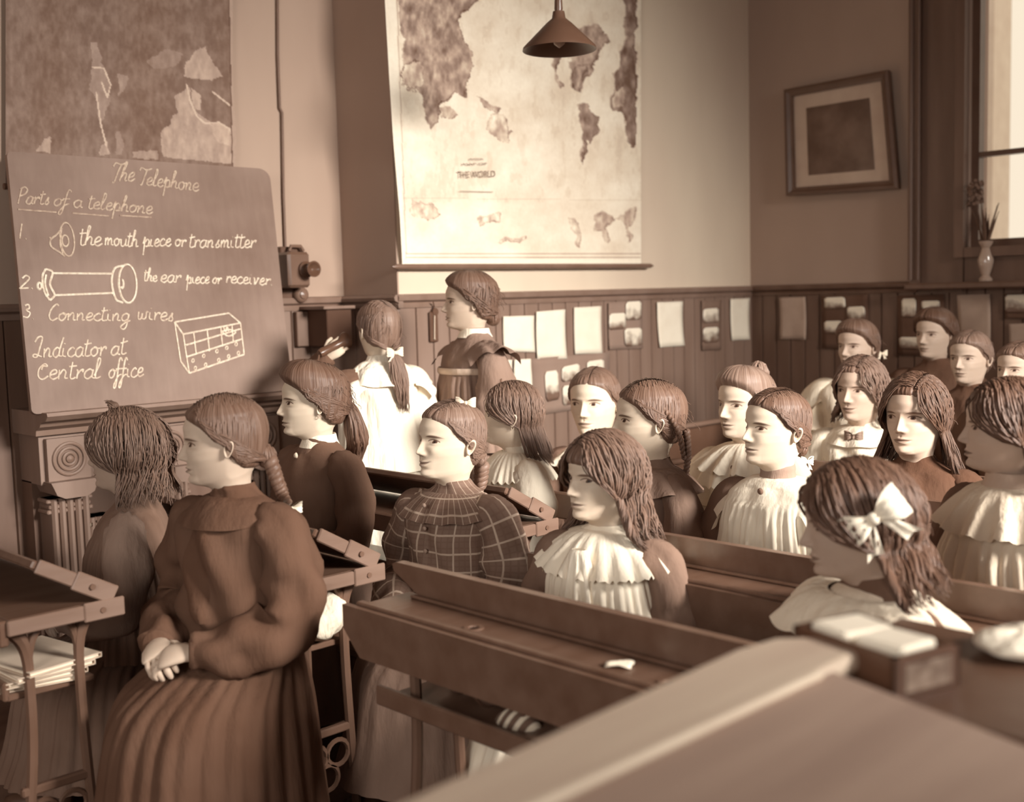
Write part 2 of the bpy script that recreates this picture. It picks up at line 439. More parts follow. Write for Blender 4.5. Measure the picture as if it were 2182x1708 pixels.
def tail_geo(P0,L,r,rg,wave=.02,dirv=(0,.12,-1),n=26,spread=.10):
    n=int(n*3.5)
    mb=MB(); d=np.array(dirv,float); d/=np.linalg.norm(d)
    for k in range(n):
        a=rg.uniform(0,6.28); q=rg.random()**.5; o=np.array([math.cos(a),math.sin(a)*.7,0])*q; ph=rg.uniform(0,6.28)
        LL=L*rg.uniform(.75,1.05); Q=[]
        for i in range(14):
            t=i/13; w_=r*(.35+1.0*math.sin(PI*min(1,t*1.1+.08))**.7)+spread*t*.3
            Q.append(np.array(P0)+d*LL*t+np.array([0,.10*t*(1-t)*2,0])+o*w_+np.array([math.sin(t*14+ph),math.cos(t*14+ph),0])*wave*t)
        rr=[r*.20*min(1,i/13*5+.4)*min(1,(1-i/13)*2.2+.12) for i in range(14)]
        mb.tube(Q,rr,5,False,su=rg.uniform(0,40))
    return mb
def bow_geo(c,s,th=.012,tails=True):
    """bow in the xz plane, facing -y"""
    mb=MB(); c=np.array(c)
    for sx in(-1,1):
        for lay in(0,1):
            G=[]
            for i in range(10):
                t=i/9; w_=s*(.10+.42*math.sin(min(1,t*1.15)*PI/2)**1.2)
                x=sx*s*1.05*t; y=(-1 if lay==0 else 1)*s*.22*math.sin(PI*t)
                G.append([[x,y+.05*s*math.sin(j*2.2+i*.5),w_*(j/5-1)+.1*s*t] for j in range(11)])
            mb.grid(np.array(G)+c)
        if tails:
            G=[]
            for i in range(9):
                t=i/8; w_=s*(.10+.2*t)
                G.append([[sx*(s*.15+s*.55*t)+w_*(j/3-1),-.06*s*math.sin(t*4)+.03*s*math.sin(j*2+i*.6),-s*1.05*t-(.12*s*(1-abs(j/3-1)) if i==8 else 0)*-1] for j in range(7)])
            mb.grid(np.array(G)+c)
    mb.lathe([(0.01,-s*.2),(s*.15,-s*.18),(s*.19,0),(s*.15,s*.18),(.01,s*.2)],c+np.array([0,-.05*s,0]),12)
    return mb
def hand_geo(mb,wr,tipdir,palmn,side,sc=1.0,curl=.8):
    """palm loft + five finger tubes. wr wrist pos, tipdir pointing along the hand, palmn palm normal; side +1: thumb towards cross(tipdir,palmn)"""
    f=np.array(tipdir,float);f/=np.linalg.norm(f); pn=np.array(palmn,float); pn-=f*(pn@f); pn/=np.linalg.norm(pn); s=np.cross(f,pn)*side
    wr=np.array(wr,float); P=.072*sc; G=[]
    for t,hw,ht in((-.25,.021,.017),(0,.023,.016),(.25,.029,.015),(.55,.036,.014),(.85,.038,.0125),(1.0,.037,.011),(1.08,.033,.006)):
        a=np.arange(16)*2*PI/16; cu=pn*(.006*sc*math.sin(PI*max(0,min(1,t))))*-1
        G.append(wr+f*P*t+cu+(np.cos(a)[:,None]*s*hw+np.sin(a)[:,None]*pn*ht)*sc)
    mb.grid(G,True,cap0=True,cap1=True)
    for i,(o,l,r) in enumerate(((.027,.062,.0078),(.0095,.069,.0082),(-.009,.065,.0078),(-.026,.052,.0068))):
        p=wr+f*P*.94+s*o*sc; d=f.copy()+s*o*1.5; Q=[p-f*.012*sc]; ang=0; R=[r*1.05]
        segs=(.42,.32,.26); cu=curl*(1+.08*i)
        d0=f+s*o*1.2; d0/=np.linalg.norm(d0)
        for sg,bend in zip(segs,(.55,1.0,.7)):
            ang+=bend*cu*.75
            dd=d0*math.cos(ang)+pn*math.sin(ang)
            for q in(.5,1.): Q.append(p+dd*l*sg*sc*q); R.append(r*(1.0 if q<1 else 1.05))
            p=Q[-1]
        R[-1]*=.72; R[-2]*=.95; R[1]*=1.05
        Q.append(p+dd*r*.45*sc); R.append(r*.3)
        mb.tube(Q,np.array(R)*sc,10)
    p=wr+f*P*.22+s*.022*sc+pn*.004; Q=[p];R=[.011]
    for dd,l in((f*.55+s*.8+pn*.25,.022),(f*.85+s*.45+pn*.35,.022),(f*.95+s*.1+pn*.4,.017)):
        dd=dd/np.linalg.norm(dd); Q.append(Q[-1]+dd*l*sc); R.append(.0098 if len(R)<3 else .008)
    Q.append(Q[-1]+dd*.006*sc);R.append(.004)
    mb.tube(Q,np.array(R)*sc,10)
def ring(cx,cy,z,rx,ry,n=72,e=2.2):
    a=np.arange(n)*2*PI/n; ca,sa=np.cos(a),np.sin(a)
    return np.stack([cx+rx*np.sign(sa)*np.abs(sa)**(2/e),cy-ry*np.sign(ca)*np.abs(ca)**(2/e),np.full(n,z)],1),a
def torso_geo(st,rg,top=.955,waist=.60,bot=.50,fat=1.0,n=96):
    if st.get('pleat',0)>.0035: n=256
    """garment torso; a=0 is the front (-y)"""
    K=[(bot,0,.155,.125),(waist-.03,0,.128,.105),(waist,-.002,.122,.10),(waist+.04,-.004,.130,.105),(waist+.12,-.008,.142,.112),(.80,-.01,.150,.112),(.85,-.006,.158,.104),
       (.882,0,.150,.090),(.905,.003,.122,.074),(.924,.006,.088,.060),(.94,.006,.062,.052),(top,.002,.052,.05),(top+.006,.002,.047,.046)]
    K=np.array(K); z=np.concatenate([np.linspace(bot,.88,26,endpoint=False),np.linspace(.88,top+.006,14)])
    amp=st.get('pleat',.0); npl=st.get('npl',22); yk=st.get('yoke',.84); G=[];ST=[]
    tr=st.get('trap',0); bl=st.get('blouse',0)
    for zz in z:
        cy=np.interp(zz,K[:,0],K[:,1]); rx=np.interp(zz,K[:,0],K[:,2])*fat; ry=np.interp(zz,K[:,0],K[:,3])*fat
        if tr: 
            f=max(0,(yk-zz)/(yk-bot)); rx=max(rx,(.15+.06*f)*fat)if zz<yk else rx; ry=max(ry,(.112+.05*f)*fat) if zz<yk else ry
        if bl: q=gs(zz-(waist+.045),.04)*bl; rx+=q;ry+=q
        R,a=ring(0,cy,zz,rx,ry,n)
        m=max(0,min(1,(yk-zz)/.05)); w=amp*m*(np.abs(np.sin(a*npl/2+rg.uniform(-.1,.1)+np.sin(zz*9)*.3))*1.0+.5*np.sin(a*npl*.37+zz*12))
        w+=st.get('fold',.004)*np.sin(a*5+zz*30+np.sin(a*3)*2)*(1 if zz<.9 else .2)
        d=R-np.array([0,cy,zz]); l=np.linalg.norm(d,axis=1)[:,None]; R=R+d/l*w[:,None]
        G.append(R); ST.append(np.stack([a/(2*PI),np.full(n,zz),0*a],1))
    mb=MB(); mb.grid(G,True,ST,cap1=False); return mb
def frill_geo(rin,rout,zin,zout,st_amp=.012,k=16,cy=0,n=144,gap=None,scal=.0,rows=9,lift=0):
    """ruffled bertha collar around the shoulders; rin/rout=(rx,ry)"""
    G=[];ST=[]
    a=np.arange(n)*2*PI/n
    for i in range(rows):
        t=i/(rows-1); e=t**.9
        rx=rin[0]+(rout[0]-rin[0])*e; ry=rin[1]+(rout[1]-rin[1])*e
        z=zin+(zout-zin)*(t**1.7)
        w=st_amp*t*t*np.sin(a*k+.6*np.sin(a*3)); sc=scal*t*np.abs(np.sin(a*k*1.5))*-1
        hump=lift*math.sin(PI*t)*np.abs(np.sin(a))
        G.append(np.stack([(rx+w)*np.sin(a),cy-(ry+w)*np.cos(a),z+w*.5+sc+hump-.02*t*np.abs(np.cos(a))],1)); ST.append(np.stack([a/6.28*3,0*a+t*.1,0*a],1))
    mb=MB(); mb.grid(G,True,ST)
    return mb
def sleeve_geo(P,R,rg,puff=0,n=28,fold=.006,k=9):
    C=catmull(P,9); m_=len(C); t=np.linspace(0,1,m_); kk=np.linspace(0,1,len(R)); r=np.interp(t,kk,R)
    T=np.gradient(C,axis=0);T/=np.linalg.norm(T,axis=1)[:,None]; u=np.array([0,1,0.01]); G=[];ST=[]
    L=0
    for i in range(m_):
        u=u-T[i]*(u@T[i]);u/=np.linalg.norm(u);v=np.cross(T[i],u); a=np.arange(n)*2*PI/n
        if i: L+=np.linalg.norm(C[i]-C[i-1])
        w=r[i]+fold*(np.sin(a*k*.5+t[i]*3)*.35+.6*np.sin(a*3+t[i]*22)+.5*np.sin(a*2-t[i]*31))*min(1,t[i]*6)*(1.2 if .35<t[i]<.8 else .7)
        w=w+(puff*.35+.004)*(np.abs(np.sin(a*8+t[i]*2))-.5)*max(0,1-t[i]*2.6)*min(1,t[i]*12)
        G.append(C[i]+w[:,None]*(np.cos(a)[:,None]*u+np.sin(a)[:,None]*v)); ST.append(np.stack([a/6.28*.4+.3,np.full(n,L),0*a],1))
    mb=MB(); mb.grid(G,True,ST,cap0=True,cap1=True); return mb,C[-1],C[-1]-C[-3]
ARMS={
 'lap':[(.100,.0,.868),(.152,.0,.862),(.195,.005,.74),(.188,-.03,.635),(.12,-.13,.60),(.062,-.20,.60)],
 'desk':[(.100,.0,.868),(.152,.0,.862),(.192,-.03,.76),(.185,-.10,.67),(.12,-.22,.70),(.07,-.30,.71)],
 'side':[(.100,.0,.868),(.152,.0,.862),(.185,.01,.76),(.19,.015,.65),(.182,-.03,.56),(.17,-.07,.48)],
 'rear':[(.100,.0,.868),(.152,.0,.862),(.195,.04,.76),(.19,.07,.66),(.11,.13,.60),(.04,.15,.58)],
}
def skirt_geo(rg,seated=True,bell=False,v=None,n=96,amp=.008,npl=26,floor=.06,wbot=.3,top=.62,hem=None):
    G=[];ST=[]; n=224 if npl>27 else n
    if seated:
        path=[(0,0,top,.118,.1,0),(0,0,.56,.155,.13,0),(0,-.06,.515,.17,.16,.35),(0,-.16,.485,.175,.12,1.0),(0,-.26,.47,.18,.115,1.3),(0,-.34,.42,.18,.11,.8),(0,-.37,.32,.185,.11,.25),(0,-.38,.2,.19,.12,.05),(0,-.38,hem or .12,.2,.13,0)]
        if bell: path=[(0,0,top,.118,.1,0),(0,-.01,.565,.155,.135,0),(0,-.05,.52,.19,.19,0),(0,-.085,.475,.212,.235,0),(0,-.10,.40,.225,.26,0),(0,-.11,.25,.24,.28,0),(0,-.12,hem or .08,.265,.31,0)]
    else:
        path=[(0,0,top,.115,.095,0),(0,0,.55,.16,.13,0),(0,0,.42,.2,.165,0),(0,0,hem or .3,.235,.2,0)]
    A=np.array(path); t=np.linspace(0,len(A)-1,40); q=[np.interp(t,np.arange(len(A)),A[:,i]) for i in range(6)]
    ker=np.ones(5)/5
    q=[np.concatenate([x[:2],np.convolve(x,ker,'same')[2:-2],x[-2:]]) for x in q]
    for i in range(40):
        a=np.arange(n)*2*PI/n; w=amp*min(1,i/5)*(np.abs(np.sin(a*npl/2))-.5+.6*np.sin(a*npl*.31+i*.08))
        rx=q[3][i]+w; ry=q[4][i]+w; th=q[5][i]
        x=rx*np.sin(a); l=-ry*np.cos(a)
        G.append(np.stack([x,q[1][i]+l*math.cos(th),q[2][i]-l*math.sin(th)*(-1)],1) if th<=0 else np.stack([x,q[1][i]+l*math.cos(th),q[2][i]-l*math.sin(th)],1))
        ST.append(np.stack([a/6.28,0*a+i*.02,0*a],1))
    mb=MB(); mb.grid(G,True,ST); return mb
PEOPLE=[]
def person(px,top,chin,X,fh,fb,label,hair,dress,skinv=.80,arms='lap',stand=False,nod=0,tilt=0,face=None,Y=None,group=None,name='person',seed=1,skv=None,fwd=0.02,skirt=True,armR=None,armL=None,thick=.05):
    rg=random.Random(seed); face=face or {}
    # --- placement from the place it fills in the room
    cy_=(top+chin)/2
    Pm=onX(px,cy_,X) if Y is None else onY(px,cy_,Y)
    z=(Pm-CAM)@FW; H=(chin-top)*z/F/(1+thick)       # head height without hair
    topz=Pm[2]+(cy_-top)*z/F*math.cos(pitch)-thick*H
    S_=(topz-H)/(.965 if not stand else 1.245)
    c=(CAM-Pm)[:2]; c/=np.linalg.norm(c); l=np.array([c[1],-c[0]])
    def yaw(f): 
        v=c*math.cos(f)+l*math.sin(f); return math.atan2(v[0],-v[1])
    yb=yaw(math.radians(fb)); yh=yaw(math.radians(fh))-yb
    S0=S_; S_=max(S_,.97) if not stand else S_; drop=(S_-S0)*.965; hw=H/S_; dl=drop/S_
    base=.285 if stand else 0
    root=empty(name,(0,0,0),label,'person',group,yb); root.scale=(S_,)*3
    chz=.965+base-(.005 if stand else 0)
    hp=np.array([0,.0,chz])  # chin level origin of head units
    R=Matrix.Rotation(yh,3,'Z')@Matrix.Rotation(math.radians(tilt),3,'Y')@Matrix.Rotation(math.radians(nod),3,'X')
    R=np.array(R)
    piv=np.array([0,.05,-.08])   # rotation pivot in head units (neck)
    neckshift=np.array([0,.0,0.])
    def H2L(Pt):
        Pt=np.asarray(Pt,float); s=Pt.shape; q=Pt.reshape(-1,3)-piv
        rot=q@R.T; b=np.clip((q[:,2]+.35)/.30,0,1)[:,None]; b=b*b*(3-2*b)
        out=(rot*b+q*(1-b))+piv+np.array([0,-.04,0])
        return (out*hw+hp).reshape(s)
    # position root so the head centre projects on px
    hc=H2L(np.array([[0,.0,.5]]))[0]*S_
    cb,sb=math.cos(yb),math.sin(yb)
    off=np.array([hc[0]*cb-hc[1]*sb,hc[0]*sb+hc[1]*cb])
    root.location=(Pm[0]-off[0],Pm[1]-off[1],-drop)
    G,fr,fc=head_grid(face)
    sk=skin(skinv); body=MB(); body.grid(H2L(G),True,cap0=True)
    fcA=[fc.reshape(-1,3)]; nh=len(body.V)
    for sx in(-1,1):
        if not hair.get('hide_ears'):
            e=ear(sx); e[...,0]*=face.get('wide',1); body.grid(H2L(e),True)
    # arms
    A={}
    for sx in(-1,1):
        cust=armL if sx>0 else armR
        pts=np.array(cust if cust is not None else [(sx*a,b,c_) for a,b,c_ in ARMS[arms]],float)
        pts[:,2]+=base if cust is None else 0
        A[sx]=pts
    sl={}
    pf=dress.get('puff',.02)
    for sx in(-1,1):
        Rr=[.03]+dress.get('sleeve',[.05,.056+pf,.052+pf*.8,.046+pf*.5,.036])
        if len(Rr)==6: Rr=Rr[:1]+Rr[1:]
        g,e,d=sleeve_geo(A[sx],Rr,rg,puff=pf,fold=dress.get('sfold',.006))
        sl[sx]=(g,e,d)
        dn=d/np.linalg.norm(d)
        if arms=='lap' and armR is None:
            hand_geo(body,e-dn*.006,dn*1.0+np.array([-sx*.35,0,-.2]),np.array([-sx*.3,.25,-.9]),-sx,1.0,.85)
        elif (armR is not None and sx<0) or (armL is not None and sx>0):
            hand_geo(body,e-dn*.006,dn,np.array([-sx*.5,-.3,.1]),sx,.95,1.1)
        else: hand_geo(body,e-dn*.006,dn+np.array([0,0,-.1]),np.array([-sx*.35,.1,-.9]),-sx,.92,.5)
    ky=-.24 if dress.get('bell') else -.38
    if not stand:
        for sx in(-1,1): # stockinged legs
            body.tube(catmull([(sx*.075,-.08,.45),(sx*.085,ky+.05,.43),(sx*.085,ky,.3),(sx*.085,ky,.09+dl)],5),np.linspace(.065,.03,16),10)
    core=[ring(0,cy_2,zz+base,rx,ry,24)[0] for zz,cy_2,rx,ry in((.45,0,.12,.09),(.6,0,.10,.08),(.75,0,.115,.085),(.85,0,.125,.075),(.89,.005,.09,.055),(.91,.01,.045,.045),(.96,.0,.038,.038))]
    body.grid(core,True,cap0=True,cap1=True)
    for sx in(-1,1): body.tube(catmull(A[sx],6),.03,8)
    nv=len(body.V); fcx=np.zeros((nv,3)); fcx[:nh]=fcA[0]
    o=mesh('body',body.V,body.F,sk,root,True,attrs={'fc':fcx,'gz':np.full(nv,face.get('gaze',.0))})
    # hair
    hm=hairmat(hair.get('v',.12))
    hg=hair_geo(hair,G,rg,1); V=H2L(np.array(hg.V)); ho=mesh('hair',V,hg.F,hm,root,True,attrs={'st':hg.st})
    for (nm,geo,mv) in hair.get('extra',[]):
        g=geo(rg); V=H2L(np.array(g.V)); m_=hm if mv is None else cloth(mv,'ribbon_%d'%int(mv*100),.2)
        oo=mesh(nm,V,g.F,m_,ho,True,attrs={'st':g.st})
    # clothes
    dm=dress.get('mat') or cloth(dress['v'],fold=dress.get('bump',.4)); sm=dress.get('smat') or (cloth(dress['sv']) if 'sv' in dress else dm)
    tg=torso_geo(dress,rg,waist=dress.get('waist',.61),bot=.5,top=dress.get('neck',.955)); 
    V=np.array(tg.V); V[:,2]+=base; do=mesh('dress' if skirt else 'blouse',V,tg.F,dm,root,True,attrs={'st':tg.st})
    for sx in(-1,1):
        g=sl[sx][0]; so=mesh('sleeve',g.V,g.F,sm if sx>0 or 'sv2' not in dress else cloth(dress['sv2']),root,True,attrs={'st':g.st})
        e,d=sl[sx][1:]; dn=d/np.linalg.norm(d)
        if dress.get('cuff',True):
            cb_=MB(); cb_.tube([e-dn*.035,e-dn*.02,e,e+dn*.004],[.036,.037,.036,.031],20); mesh('cuff',cb_.V,cb_.F,sm,so,True)
    if dress.get('placket'):
        a0,a1,z0,z1,pv=dress['placket']; Gt=np.array(V).reshape(-1,96,3); rows=[i for i in range(len(Gt)) if z0<=Gt[i,0,2]-base<=z1]; cols=[k%96 for k in range(a0,a1+1)]
        Pt=Gt[np.ix_(rows,cols)].copy(); Cn=np.array([0,-.0,0]); N_=Pt.copy(); N_[...,2]=0; N_/=np.linalg.norm(N_,axis=2)[...,None]; Q=Pt+N_*.004; Q[:,0]=Pt[:,0]-N_[:,0]*.001; Q[:,-1]=Pt[:,-1]-N_[:,-1]*.001
        pb=MB(); pb.grid(Q); mesh('placket',pb.V,pb.F,cloth(pv),do,True)
    if skirt:
        g=skirt_geo(rg,not stand,amp=dress.get('samp',.008),npl=dress.get('snpl',26),top=.62,hem=(dress.get('hem') or .12)+dl if not stand else dress.get('hem'),bell=dress.get('bell'))
        V=np.array(g.V); V[:,2]+=base; 
        mesh('skirt',V,g.F,dress.get('kmat') or (cloth(dress['kv']) if 'kv' in dress else dm),root,True,attrs={'st':g.st})
    if stand:
        for sx in(-1,1):
            b=MB(); b.tube([(sx*.07,0,.6),(sx*.075,0,.35),(sx*.075,.01,.09)],[.06,.045,.032],12); b.V=b.V
            mesh('stocking',b.V,b.F,cloth(.1),root,True)
    for sx in(-1,1):
        b=MB(); y=ky if not stand else 0.0; zb=dl; yy=np.array([y+.035,y+.0,y-.06,y-.12,y-.15])
        b.tube([(sx*.08,t_,.045+zb) for t_ in yy],[.03,.042,.04,.036,.02],12,flat=.8); b.tube([(sx*.08,y,.04+zb),(sx*.08,y,.17+zb)],[.036,.038],12)
        mesh('boot',b.V,b.F,mat('boot_leather',.03,.4),root,True)
    for ex in dress.get('extra',[]):
        nm,geo,mm=ex; g=geo(rg); V=np.array(g.V); V[:,2]+=base
        mesh(nm,V,g.F,mm if not isinstance(mm,(int,float)) else cloth(mm,fold=.6),do,True,attrs={'st':g.st})
    PEOPLE.append((root,label)); print('P',len(PEOPLE)-1,'S %.2f H %.3f'%(S_,H),[round(v,2) for v in root.location[:2]],label[:40]); return root
# ---------------------------------------------------------------- room
YB=4.0; YA=4.40; XC=5.91; XE=3.20; ZT=3.9
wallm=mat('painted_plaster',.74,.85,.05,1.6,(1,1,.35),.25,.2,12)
wallm2=mat('shaded_plaster',.50,.85,.04,1.5,(1,1,.4),.25,.2,12)  # plaster copy for faces turned from the light, shade put into its colour
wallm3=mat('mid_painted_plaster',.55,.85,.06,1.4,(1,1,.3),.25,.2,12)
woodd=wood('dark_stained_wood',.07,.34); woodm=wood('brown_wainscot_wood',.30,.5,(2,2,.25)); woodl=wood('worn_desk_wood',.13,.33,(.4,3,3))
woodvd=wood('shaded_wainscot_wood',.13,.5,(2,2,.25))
def slab(name,c,d,m,bev=0):
    b=MB(); b.box(c,d); return struct(b.build(name,m))
slab('floor',(2.2,1,-.05),(9,9,.1),mat('floor_boards',.16,.6,.05,3,(.3,4,1),.2))
slab('ceiling',(2.2,1,ZT+.05),(9,9,.1),mat('ceiling_plaster',.5,.9))
slab('wall_map',((XE+XC+.1)/2,YB+.26,ZT/2),(XC+.1-XE,.52,ZT),wallm)
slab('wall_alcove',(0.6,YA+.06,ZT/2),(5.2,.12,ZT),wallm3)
# right wall with window opening
WY0,WY1,WZ0,WZ1=1.55,2.66,1.60,3.05
b=MB(); X0=XC+.11
def wbox(y0,y1,z0,z1): b.box((XC+.11,(y0+y1)/2,(z0+z1)/2),(.22,y1-y0,z1-z0))
wbox(WY1,YB+.5,0,ZT); wbox(-3.4,WY0,0,ZT); wbox(WY0,WY1,0,WZ0); wbox(WY0,WY1,WZ1,ZT)
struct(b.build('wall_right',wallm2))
# side of the chimney breast, its shade put into a darker plaster colour
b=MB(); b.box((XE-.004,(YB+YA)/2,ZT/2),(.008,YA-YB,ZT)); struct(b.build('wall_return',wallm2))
# back and left walls behind the camera, with tall window openings
b=MB(); b.box((2.2,-3.45,.4),(8.6,.1,.8)); b.box((2.2,-3.45,3.5),(8.6,.1,.8))
for x in(-2.0,.2,2.6,5.0): b.box((x,-3.45,1.95),(.7,.1,2.3))
struct(b.build('wall_back',wallm3))
b=MB(); b.box((-2.25,.9,.4),(.1,7.4,.8)); b.box((-2.25,.9,3.25),(.1,7.4,1.3))
for y in(-2.2,-.1,2.3,4.1): b.box((-2.25,y,1.95),(.1,.8,2.3))
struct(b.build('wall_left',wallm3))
# wainscot boards: grooved profile extruded to the rail
def wains(name,p0,p1,n,m,z1=1.395,w=.095,proud=.018):
    p0=np.array(p0,float);p1=np.array(p1,float);n=np.array(n,float); L=np.linalg.norm(p1-p0); d=(p1-p0)/L; pr=[(0,0)]
    k=max(1,int(L/w)); ww=L/k
    for i in range(k):
        a=i*ww; pr+= [(a+.001,proud*.35),(a+.005,proud),(a+ww-.005,proud),(a+ww-.001,proud*.35)]
    pr.append((L,0)); G=[]
    for z in(0,z1): G.append([np.append(p0+d*u+n*v,z) for u,v in pr])
    mb=MB(); mb.grid(G); return struct(mb.build(name,m))
wains('trim_1',(XE-.02,YB),(XC,YB),(0,-1),woodm)
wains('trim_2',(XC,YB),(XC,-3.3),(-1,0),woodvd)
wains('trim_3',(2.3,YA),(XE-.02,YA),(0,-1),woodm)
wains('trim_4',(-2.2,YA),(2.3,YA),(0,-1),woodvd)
wains('trim_5',(XE-.008,YA),(XE-.008,YB-.018),(-1,0),woodm)
def rail(name,p0,p1,n,m,z=1.41):
    p0=np.array(p0,float);p1=np.array(p1,float);n=np.array(n,float)
    pr=[(0,-.035),(.026,-.035),(.03,-.02),(.024,-.012),(.046,-.002),(.05,.012),(.042,.022),(0,.026)]
    G=[[np.append(p+n*u,z+v) for u,v in pr] for p in(p0,p1)]
    mb=MB(); mb.grid(G,cap0=True,cap1=True); return struct(mb.build(name,m))
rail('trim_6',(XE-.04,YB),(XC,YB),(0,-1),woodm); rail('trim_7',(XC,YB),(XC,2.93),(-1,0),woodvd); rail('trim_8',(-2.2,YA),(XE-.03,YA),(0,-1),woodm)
rail('trim_9',(XE-.01,YA),(XE-.01,YB-.04),(-1,0),woodm)
# window bay panelling, casing, frame and sill on the right wall
b=MB()
b.box((XC-.03,2.93,ZT/2+.7),(.06,.045,ZT-1.4)); b.tube([(XC-.065,2.945,1.44),(XC-.065,2.945,ZT)],.014,10); b.tube([(XC-.06,2.905,1.44),(XC-.06,2.905,ZT)],.010,10)
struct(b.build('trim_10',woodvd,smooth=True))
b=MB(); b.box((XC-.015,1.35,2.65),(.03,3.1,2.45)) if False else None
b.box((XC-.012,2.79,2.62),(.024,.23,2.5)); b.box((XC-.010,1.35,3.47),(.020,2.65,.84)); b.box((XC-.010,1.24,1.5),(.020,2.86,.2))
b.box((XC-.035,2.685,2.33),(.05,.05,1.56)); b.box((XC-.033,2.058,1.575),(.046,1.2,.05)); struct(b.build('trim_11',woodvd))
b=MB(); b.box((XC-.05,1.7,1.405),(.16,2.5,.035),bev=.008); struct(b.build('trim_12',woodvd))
wn=bpy.data.objects.new('window_1',None); COL.objects.link(wn); wn.location=(XC,2.1,WZ0); struct(wn); wn['label']='tall sash window with a pale blind, right side of the room'
def loc(o,p): 
    for v in o.data.vertices: v.co-=Vector(p)
    return o
b=MB(); f=.04
for y in(WY0+f/2,WY1-f/2): b.box((XC+.06,y,(WZ0+WZ1)/2),(.06,f,WZ1-WZ0))
for z in(WZ0+f/2,WZ1-f/2): b.box((XC+.06,(WY0+WY1)/2,z),(.054,WY1-WY0-2*f,f))
zc=onX(2110,328,XC+.05)[2]; b.box((XC+.05,(WY0+WY1)/2,zc),(.05,WY1-WY0-2*f,.026))
loc(b.build('window_frame',woodd,wn),(XC,2.1,WZ0))
b=MB(); b.box((XC+.075,(WY0+WY1)/2,(WZ0+WZ1)/2),(.004,WY1-WY0-.05,WZ1-WZ0-.05)); gl=b.build('pane',None,wn); loc(gl,(XC,2.1,WZ0))
m,nt,bs=newmat('window_glass'); bs.inputs['Transmission Weight'].default_value=1; bs.inputs['Roughness'].default_value=.02; bs.inputs['IOR'].default_value=1.02; bs.inputs['Base Color'].default_value=(1,.97,.93,1); gl.data.materials.append(m)
NBY=onX(2133,400,8.6)[1]-2.2+.75
# outside: an added glowing sheet for the sky and the edge of the neighbouring building
b=MB(); b.box((8.6,2.2+NBY,2.4),(.3,1.5,6)); nb_=b.build('neighbour_building',mat('pale_render',.8,.9)); struct(nb_)
b=MB(); b.box((12,2.0,3),(.3,14,9)); o=b.build('bright_sky_haze',None); struct(o); o.name='sky'
m,nt,bs=newmat('overcast_sky'); nt.nodes.remove(bs); e=nt.nodes.new('ShaderNodeEmission'); e.inputs[0].default_value=S(.97); e.inputs[1].default_value=1.0; nt.links.new(e.outputs[0],nt.nodes['Material Output'].inputs[0]); o.data.materials.append(m)
# vase with hyacinth on the window ledge
vp=onX(2100,575,XC-.055); vz=1.4225
vs=empty('flower_vase',(vp[0],vp[1],vz),'small bulb vase with a hyacinth and strap leaves on the window ledge','vase')
b=MB(); b.lathe([(.004,0),(.033,.002),(.036,.012),(.02,.03),(.034,.075),(.04,.11),(.026,.15),(.020,.17),(.034,.195),(.036,.205),(.030,.203),(.016,.172)],n=20)
b.build('vase_glass',mat('vase_glaze',.55,.12,.02,8,spec=.9),vs,True)
for k in range(9):
    a=k*2.4; t=.03+.045*((k*37%10)/10); hgt=.17+.09*((k*53%10)/10); b=MB(); G=[]
    for i in range(8):
        s=i/7; r=.005+t*s**1.3; w=.009*math.sin(PI*min(1,s*.9+.12)); p=np.array([math.cos(a)*r,math.sin(a)*r*1.2,.17+hgt*s]); q=np.array([-math.sin(a),math.cos(a),0])
        G.append([p-q*w,p+np.array([math.cos(a),math.sin(a),0])*-.003,p+q*w])
    b.grid(G); o=b.build('leaf',mat('leaf_green',.12,.6),vs,True); md=o.modifiers.new('s','SOLIDIFY'); md.thickness=.002
b=MB(); b.tube([(0,.02,.17),(-.004,.035,.3),(-.008,.05,.40),(-.008,.055,.50)],.004,8); b.build('stem',mat('leaf_green',.12,.6),vs,True)
b=MB(); rr=random.Random(3)
for k in range(60):
    a=rr.uniform(0,6.28); z=.385+.12*(k/60); c=np.array([-.008+math.cos(a)*.02,.053+math.sin(a)*.02,z]); d=np.array([math.cos(a),math.sin(a),.4])
    b.tube([c,c+d*.006,c+d*.013,c+d*.018],[.003,.007,.006,.010],6)
b.build('blossom',mat('hyacinth_petals',.22,.7),vs,True)
# picture on the right wall
def quadX(px4,X): return [onX(x,y,X) for x,y in px4]
Xp=XC-.035
out=quadX([(1676,192),(1897,150),(1919,402),(1681,418)],Xp); 
def lerpq(Q,u,v): 
    Q=np.array(Q); return (Q[0]*(1-u)+Q[1]*u)*(1-v)+(Q[3]*(1-u)+Q[2]*u)*v
def framegeo(Q,w,depth,nx):
    """mitred frame, quad Q, border w (fraction), thickness along +nx toward the room"""
    b=MB(); prof=[(0,0),(0,1),(.35,1.15),(.7,.8),(1,.7),(1,0)]; n=np.array(nx,float)
    for e in range(4):
        cs=[(0,0),(1,0),(1,1),(0,1)]; c0=cs[e];c1=cs[(e+1)%4]; G=[]
        for c in(c0,c1):
            row=[]
            for t,h in prof:
                u=c[0]+(w*t if c[0]==0 else -w*t); v=c[1]+(w*t if c[1]==0 else -w*t)
                row.append(lerpq(Q,u,v)+n*depth*h)
            G.append(row)
        b.grid(G)
    return b
pic=empty('framed_picture',tuple(out[3]),'dark framed picture with wide mount hung on the right wall','picture')
org=tuple(out[3])
o=framegeo(out,.075,.03,(-1,0,0)).build('frame',woodd,pic); loc(o,org)
b=MB(); b.grid([[lerpq(out,u,v)+np.array([-.004,0,0]) for u in(.06,.94)] for v in(.06,.94)]); o=b.build('mount',mat('grey_mount',.62,.7),pic); loc(o,org)
